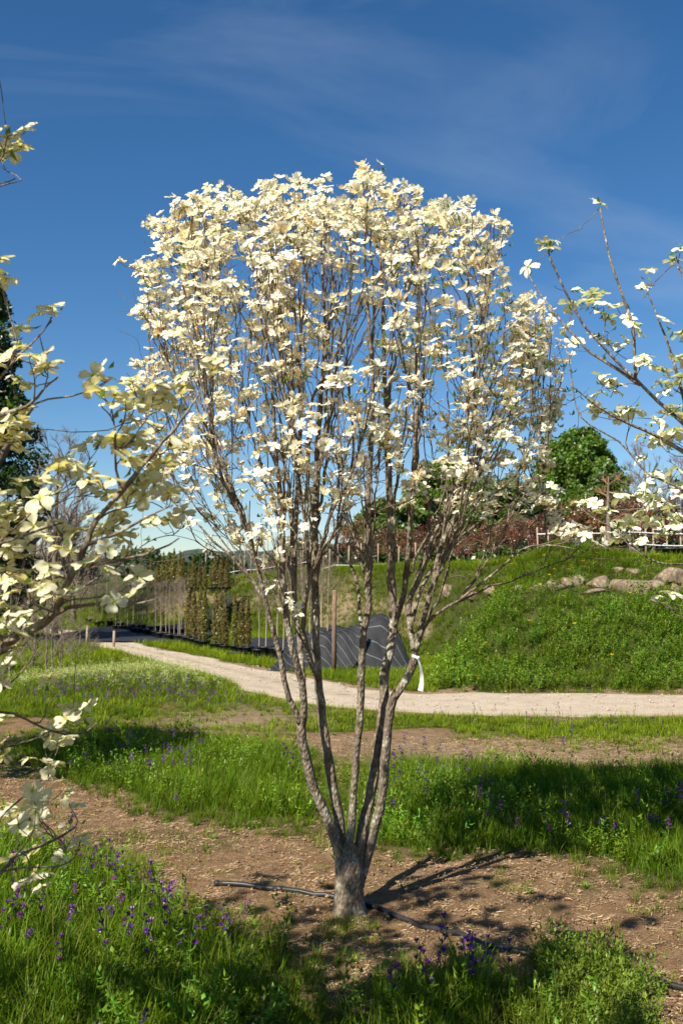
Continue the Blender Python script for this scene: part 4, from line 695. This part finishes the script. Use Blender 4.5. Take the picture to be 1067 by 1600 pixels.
# ------------------------------------------------------------------ nursery stock
def pot_mb(r, h):
    mb = MB(); lathe(mb, [(r*.78, -.03), (r*.82, 0), (r*.97, h*.86), (r*1.06, h*.87), (r*1.06, h), (r*.95, h), (r*.93, h*.9), (.001, h*.9)], 16); return mb
def leafcloud(mb, cents, per, size, aspect=.6, colf=None, up=0):
    for (c, rad) in cents:
        k = U(.75, 1.2); n = per
        d = RNG.normal(size=(n, 3)); d /= np.linalg.norm(d, axis=1)[:, None]; pos = c+d*np.asarray(rad)*(RNG.random((n, 1))**.45)
        a = RNG.normal(size=(n, 3)); a[:, 2] += up; a /= np.linalg.norm(a, axis=1)[:, None]; b = np.cross(a, RNG.normal(size=(n, 3))); b /= np.linalg.norm(b, axis=1)[:, None]+1e-9; s = size*(.6+.8*RNG.random((n, 1)))
        V = np.stack([pos-a*s*.5, pos+b*s*.5*aspect, pos+a*s*.5, pos-b*s*.5*aspect], 1).reshape(-1, 3); g = k*(.75+.5*RNG.random((n, 1))); K = np.repeat(np.concatenate([g*U(.9, 1.15), g, g*U(.8, 1.1)], 1), 4, 0)
        mb.add(V, (np.arange(n*4).reshape(n, 4)).tolist(), K)
def cyp_mesh(h, r, seed):
    mb = MB(); ce = []
    for k in range(46):
        t = (k+.5)/46; rr = r*math.sin(math.pi*min(1, .12+t*.88))**.55*(1-t*.55); a = k*2.4; ce.append((np.array([rr*.5*math.cos(a), rr*.5*math.sin(a), .12*h+t*h*.88]), (rr*.62, rr*.62, h*.05)))
    leafcloud(mb, ce, 70, .042, .45, up=2.4); return mb.mesh('foliage', M['cyp'], smooth=False)
CYP = [cyp_mesh(1.45, .15, i) for i in range(4)]; POT = pot_mb(.17, .26).mesh('pot', M['pot'])
mb = MB(); tube(mb, [(0, 0, .2), (0, 0, .6)], [.02, .015], 6); CTR = mb.mesh('trunk', M['fbark'])
def conifer(px, py, hpx, label, group, wide=1.0):
    p = hit(px, py); o = thing('columnar_conifer', label, 'conifer', p, group, U(0, 6)); s = hpx/F*p[1]/1.55
    link('pot', POT, o, sc=(s*.9, s*.9, s*.8)); link('trunk', CTR, o, sc=s); link('foliage', random.choice(CYP), o, (0, 0, .08*s), sc=(s*wide, s*wide, s)); return o
ORD = ['first', 'second', 'third', 'fourth', 'fifth', 'sixth', 'seventh', 'eighth', 'ninth', 'tenth']
for nq, (px, py, h) in enumerate([(388, 1022, 90), (378, 1021, 88), (367, 1020, 94), (352, 1019, 84), (346, 1018, 98), (337, 1017, 92), (320, 1013, 92), (313, 1012, 96), (303, 1009, 90), (295, 1007, 94)]):
    conifer(px, py, h, ORD[nq]+' slim olive-brown potted conifer beside the track, counted from the wooden post', 'potted conifers beside the track', U(.8, 1.1))
for i in range(15): conifer(238+i*8.3+U(-2, 2), 925+U(-.5, .5), U(44, 66), 'tall slim conifer standing in the row on the upper terrace', 'conifer row on the upper terrace', 1.3)
def rmesh(h, r, seed, kind):   # leafless or leafy sapling crown
    rr = random.Random(seed); mb = MB()
    def rec(p, d, l, rad, lev):
        e = p+d*l; m = (p+e)/2+np.array([rr.uniform(-1, 1), rr.uniform(-1, 1), rr.uniform(0, 1)])*l*.08; tube(mb, [p, m, e], [rad, rad*.8, rad*.6], 4 if lev < 2 else 3, False)
        if lev == 0: return
        for k in range(rr.choice((3, 4, 4))):
            f = rr.uniform(.35, 1); q = p+(e-p)*f; nd = d+np.array([rr.gauss(0, .55), rr.gauss(0, .55), rr.uniform(-.1, .35)]); nd /= np.linalg.norm(nd); rec(q, nd, l*rr.uniform(.5, .75), rad*.58, lev-1)
    return mb, rec
def bare_tree_meshes(h, clear, seed, lev=3, rad=.03, spread=.6, nl=8):
    mb, rec = rmesh(h, 0, seed, 0); rr = random.Random(seed); tk = MB(); tube(tk, dense([(0, 0, -.05), (rr.uniform(-.03, .03)*h, 0, h*.4), (0, rr.uniform(-.03, .03)*h, h*.95)], h/8), np.linspace(rad, rad*.2, len(dense([(0, 0, 0), (0, 0, h*.4), (0, 0, h*.95)], h/8))) if False else rad*.6, 6)
    tk = MB(); q = dense([(0, 0, -.05), (rr.uniform(-.03, .03)*h, 0, h*.4), (0, rr.uniform(-.03, .03)*h, h*.97)], h/8); tube(tk, q, np.linspace(rad, rad*.18, len(q)), 7)
    for i in range(nl):
        t = clear+(1-clear)*(i+.5)/nl*.95; p = q[min(len(q)-1, int(t*(len(q)-1)))]; a = i*2.4+rr.uniform(-.4, .4); d = np.array([math.cos(a)*spread, math.sin(a)*spread, 1.0-.25*spread]); d /= np.linalg.norm(d); rec(p, d, h*(1-t*.72)*.34, rad*.42*(1-t*.5), lev)
    return tk, mb
SAP = []
for i in range(4): tk, br = bare_tree_meshes(1.55, .42, i+5, 3, .013, .45, 8); SAP.append((tk.mesh('trunk', M['pale_wood']), br.mesh('twigs', M['btwig'])))
def sapling(px, py, hpx, label, group, stake=True, k=None):
    p = hit(px, py); s = hpx/F*p[1]/1.55; o = thing('bare_sapling', label, 'sapling', p, group, U(0, 6)); m = SAP[k if k is not None else random.randrange(4)]
    link('pot', POT, o, sc=s*.8); link('trunk', m[0], o, (0, 0, .1), sc=s); tag(link('twigs', m[1], o, (0, 0, .1), sc=s), kind='stuff'); return o
for i in range(20): t = i/19; sapling(288-t*105+U(-2, 2), 1005-t*21+U(-1, 1), np.interp(t, [0, 1], [92, 62]), 'leafless sapling with pale thin trunk in the long row', 'bare saplings along the track')
for i in range(16): t = i/15; sapling(282-t*140+U(-3, 3), 992-t*16+U(-2, 2), np.interp(t, [0, 1], [80, 55]), 'leafless sapling in the back row over the ground cloth', 'bare saplings in the back row')
for px, py, h in [(405, 1030, 120), (415, 1030, 150), (434, 1032, 160), (442, 1034, 150), (455, 1033, 170), (470, 1034, 175), (484, 1032, 185), (490, 1036, 160), (506, 1038, 190), (512, 1040, 170)]:
    sapling(px, py, h, 'staked leafless sapling over the dark cloth near the wooden post', 'staked saplings near the post')
BRO = []
for i in range(4):
    mb = MB(); rr = random.Random(i); ce = [(np.array([rr.gauss(0, .26), rr.gauss(0, .26), rr.uniform(.75, 1.9)]), (.2, .2, .18)) for _ in range(26)]; leafcloud(mb, ce, 60, .075, .6); tk, br = bare_tree_meshes(1.9, .38, i+30, 2, .022, .6, 9); BRO.append((tk.mesh('trunk', M['fbark']), br.mesh('branches', M['btwig']), mb.mesh('crown', M['brown'], smooth=False)))
def copper(px, py, hpx, label, group):
    p = hit(px, py) if py > 893 else P(px, py, np.interp(px, [550, 700, 850, 1067], [31, 29, 23, 21])); p[2] = gz(p[0], p[1]); s = hpx/F*p[1]/2.05; o = thing('copper_leaved_tree', label, 'tree', p, group, U(0, 6)); m = random.choice(BRO)
    link('pot', POT, o, sc=s*1.2); link('trunk', m[0], o, (0, 0, .1), sc=s); link('branches', m[1], o, (0, 0, .1), sc=s); link('crown', m[2], o, (0, 0, .1), sc=s)
for i in range(22): copper(545+i*14+U(-4, 4), 890, U(46, 84), 'small copper-leaved tree in the row above the grassy slope', 'copper-leaved trees above the slope')
for i in range(17): copper(862+i*16+U(-4, 4), 876, U(62, 110), 'small copper-leaved tree in the row behind the white rails', 'copper-leaved trees behind the rails')
# the dead potted tree
p = P(953, 876, 19.6); p[2] = gz(p[0], p[1]); o = thing('dead_potted_tree', 'leafless potted tree with thick trunk and orange twigs above the rocks', 'tree', p)
link('pot', pot_mb(.34, .30).mesh('pot', M['pot']), o); tk, br = bare_tree_meshes(1.65, .5, 77, 2, .075, 1.1, 7); link('trunk', tk.mesh('trunk', M['fbark']), o); mt = solid('orange_twig', [(.3, (.25, .10, .05)), (.7, (.36, .19, .10))], 5); link('twigs', br.mesh('twigs', mt), o)
p = P(1052, 878, 19.8); p[2] = gz(p[0], p[1]); o = thing('plant_pot', 'wide low black pot standing by the rails above the boulders', 'pot', p); link('shell', pot_mb(.34, .2).mesh('shell', M['pot']), o); mb = MB(); lathe(mb, [(.30, .17), (.001, .19)], 14); link('soil_fill', mb.mesh('soil_fill', M['clod']), o)
def trellis(label, pa, pb, n, hgt, rails, wob=.02):
    pa = np.array(pa); pb = np.array(pb); o = thing('stake_fence', label, 'fence', (pa[0], pa[1], gz(pa[0], pa[1])))
    b = np.array(o.location)
    for i in range(n):
        q = pa+(pb-pa)*(i+U(-.25, .25))/(n-1); z = gz(q[0], q[1]); mb = MB(); h = hgt*U(.75, 1.15); a = np.array([q[0], q[1], z-.1]); tube(mb, [a, a+[U(-1, 1)*wob, 0, h]], .018, 6); link('stake', mb.mesh('stake', M['pale_wood'], off=b), o)
    for h in rails:
        mb = MB(); pts = []
        for i in range(12): q = pa+(pb-pa)*i/11; pts.append((q[0], q[1]-.025, gz(q[0], q[1])+h+.015*math.sin(i*1.7))); 
        tube(mb, pts, .013, 6); link('rail', mb.mesh('rail', M['white'], off=b), o)
trellis('pale stakes joined by white rails behind the black tree pot', (4.0, 20.4), (8.5, 20.1), 20, .75, (.28, .52)); trellis('pale stakes with white rails before the copper trees on the slope top', (-.6, 30.3), (3.6, 28.5), 16, .8, (.12,)); trellis('thin stakes and white rail on the upper terrace near the conifers', (-5.6, 41), (-1.2, 36.5), 18, 1.5, (.35,))

# ------------------------------------------------------------------ background trees
def leafy_tree(name, label, px, basey_d, top_py, wpx, m, group=None, leaf=.16, clumps=70, per=150, bottom=.18, aspect=.6, sil=None):
    d = basey_d; x = P(px, 900, d)[0]; z0 = gz(x, d); top = P(px, top_py, d)[2]; h = top-z0; r = wpx/F*d/2; o = thing(name, label, 'tree', (x, d, z0-.05), group)
    tk = MB(); q = dense([(0, 0, 0), (.05*r, 0, h*.4), (0, .05*r, h*.85)], h/8); tube(tk, q, np.linspace(.045*h, .01*h, len(q)), 8)
    for i in range(7):
        a = i*2.4; s = q[int((.25+.08*i)*(len(q)-1))]; tube(tk, dense([s, s+np.array([math.cos(a)*r*.4, math.sin(a)*r*.4, h*.12]), s+np.array([math.cos(a)*r*.75, math.sin(a)*r*.75, h*.2])], h/12), np.linspace(.016*h, .004*h, len(dense([s, s+np.array([math.cos(a)*r*.4, math.sin(a)*r*.4, h*.12]), s+np.array([math.cos(a)*r*.75, math.sin(a)*r*.75, h*.2])], h/12))), 5)
    link('trunk', tk.mesh('trunk', M['fbark']), o); mb = MB(); ce = []
    for _ in range(clumps):
        t = U(0, 1); rr = (sil(t) if sil else math.sin(math.pi*(.12+.83*t))**.6)*r; a = U(0, 6.28); rr *= .68+.55*float(vnoise(np.array([math.cos(a)*1.7+px]), np.array([t*4+math.sin(a)*1.7]), 5)[0]); k = math.sqrt(U(.15, 1)); cr = r*U(.10, .26); ce.append((np.array([math.cos(a)*max(0, rr-cr*.6)*k, math.sin(a)*max(0, rr-cr*.6)*k, h*(bottom+(1-bottom)*t*.93)]), (cr, cr, cr*.75)))
    leafcloud(mb, ce, per, leaf, aspect); link('crown', mb.mesh('crown', M[m], smooth=False), o); return o
leafy_tree('broadleaf_tree', 'bright green rounded broadleaf tree beyond the copper-leaved row', 912, 42, 664, 175, 'tree_g', None, .16, 420, 230, .02)
leafy_tree('broadleaf_tree', 'lower green broadleaf tree leaning against the bright rounded one', 862, 43, 705, 110, 'tree_g', None, .16, 200, 200, .02)
leafy_tree('pine_tree', 'dark dense pine standing before the bright green tree', 945, 38, 728, 95, 'pine', None, .26, 110, 330, .02, .22)
leafy_tree('broadleaf_tree', 'fresh green tree seen through the dogwood stems', 690, 46, 716, 145, 'tree_g', None, .17, 200, 200, .02)
leafy_tree('pine_tree', 'olive pine between the two green broadleaf trees', 780, 44, 738, 190, 'pine', None, .28, 150, 330, .02, .22)
leafy_tree('pine_tree', 'dark pine rising behind the thin middle stem', 602, 44, 778, 150, 'pine', None, .28, 110, 300, .02, .22)
leafy_tree('broadleaf_tree', 'olive green tree beside the dead potted tree', 840, 40, 780, 90, 'tree_d', None, .2, 90, 260, .02)
leafy_tree('evergreen_tree', 'tall dark evergreen rising behind the cream dogwood', -32, 26, 400, 290, 'tree_d', None, .11, 190, 330, .08, .6, lambda t: float(np.interp(t, [0, .3, .43, .6, .72, .84, 1], [.6, .74, .80, .58, .45, .38, .1])))
for px, h, d in ((212, 872, 46), (232, 878, 46), (250, 870, 45)): leafy_tree('cypress_tree', 'dark green cone-shaped cypress at the end of the terrace conifers', px, d, h, 22, 'tree_d', 'dark cypresses on the terrace', .12, 26, 120, .02, .4, lambda t: (1-t)**.7)
leafy_tree('maroon_shrub', 'small maroon-leaved shrub beside the terrace conifers', 266, 43, 905, 14, 'maroon', None, .10, 14, 60, .02)
leafy_tree('broadleaf_tree', 'dark green tree crown glimpsed behind the bare thicket', 470, 60, 845, 120, 'tree_d', None, .25, 45, 160, .05); leafy_tree('maroon_shrub', 'wide reddish shrub behind the bare saplings', 425, 50, 880, 90, 'brown', None, .16, 30, 110, .05)
for i in range(13): leafy_tree('evergreen_shrub', 'dark green shrub of the thicket screening the copper-leaved rows', 520+i*52+U(-8, 8), 34+U(-1, 2), U(812, 832) if i > 6 else U(838, 856), U(80, 110), ('tree_d', 'pine')[i % 2], 'shrub thicket behind the copper rows', .16, 40, 130, .0)
def bare_tree(px, d, top_py, label, seed, nl=12, lev=4, spread=.55, group=None, clear=.2, rad=.02, mt='btwig', name='bare_tree'):
    x = P(px, 900, d)[0]; z = gz(x, d); h = P(px, top_py, d)[2]-z; tk, br = bare_tree_meshes(h, clear, seed, lev, h*rad, spread, nl); o = thing(name, label, 'tree' if name == 'bare_tree' else 'shrub', (x, d, z-.03), group); link('trunk', tk.mesh('trunk', M['fbark']), o); tag(link('twigs', br.mesh('twigs', M[mt]), o), kind='stuff'); return o
bare_tree(88, 30, 690, 'tall leafless tree beside the dark evergreen', 3, 14, 4, .5); bare_tree(55, 33, 720, 'leafless tree half hidden behind the dark evergreen', 4, 12, 4); bare_tree(118, 36, 765, 'slim leafless tree next to the taller bare one', 9, 12, 4)
bare_tree(1010, 36, 700, 'bare grey tree beyond the sparse dogwood shoots', 5, 13, 4, .7); bare_tree(1068, 36, 715, 'bare grey tree with spreading twigs at the copper row end', 6, 13, 4, .8)
for i in range(8): bare_tree(436+i*17+U(-4, 4), 33+U(-2, 4), U(830, 860), 'leafless brown tree of the thicket behind the wooden post', 20+i, 9, 3, .55, 'bare thicket behind the post', .15)
for i in range(7): bare_tree(135+i*17, 40+U(-2, 4), U(862, 885), 'leafless brownish tree in the thicket beyond the track', 40+i, 9, 3, .6, 'bare thicket beyond the track', .1)
for i, (px, d, tp) in enumerate(((20, 17, 880), (55, 18.5, 890), (95, 19, 905), (125, 20, 925), (-20, 17.5, 870))): bare_tree(px, d, tp, 'twiggy leafless shrub at the meadow edge behind the cream blossoms', 60+i, 14, 3, .95, 'twiggy shrubs at the meadow edge', .03, .012, 'btwig', 'bare_shrub')
for i, (px, py, tp) in enumerate(((76, 1062, 930), (88, 1060, 915), (97, 1052, 940))): p = hit(px, py); bare_tree(px, p[1], tp, 'thin leafless sapling standing alone in the meadow grass', 70+i, 7, 3, .5, 'thin saplings in the meadow', .3, .012)
for px, py, h in ((136, 1008, 30), (178, 1012, 26)):
    p = hit(px, py); o = thing('fence_post', 'short weathered wooden post beside the track bend', 'post', p, 'posts at the track bend'); hh = h/F*p[1]; mb = MB(); tube(mb, [(0, 0, -.1), (.01, 0, hh)], [.035, .03], 8, rough=.1); link('shaft', mb.mesh('shaft', M['pale_wood']), o); mb = MB(); tube(mb, [(.01, 0, hh-.005), (.01, 0, hh+.01)], [.031, .024], 8); link('cap', mb.mesh('cap', M['wood']), o)
for i in range(26):
    px = -900+i*125+U(-40, 40)
    leafy_tree('distant_tree', 'dark distant woodland tree on the skyline', px, U(95, 150), U(858, 872) if 100 < px < 480 else U(838, 862), U(120, 190), 'tree_d', 'distant woodland trees', .7, 26, 60, .02)
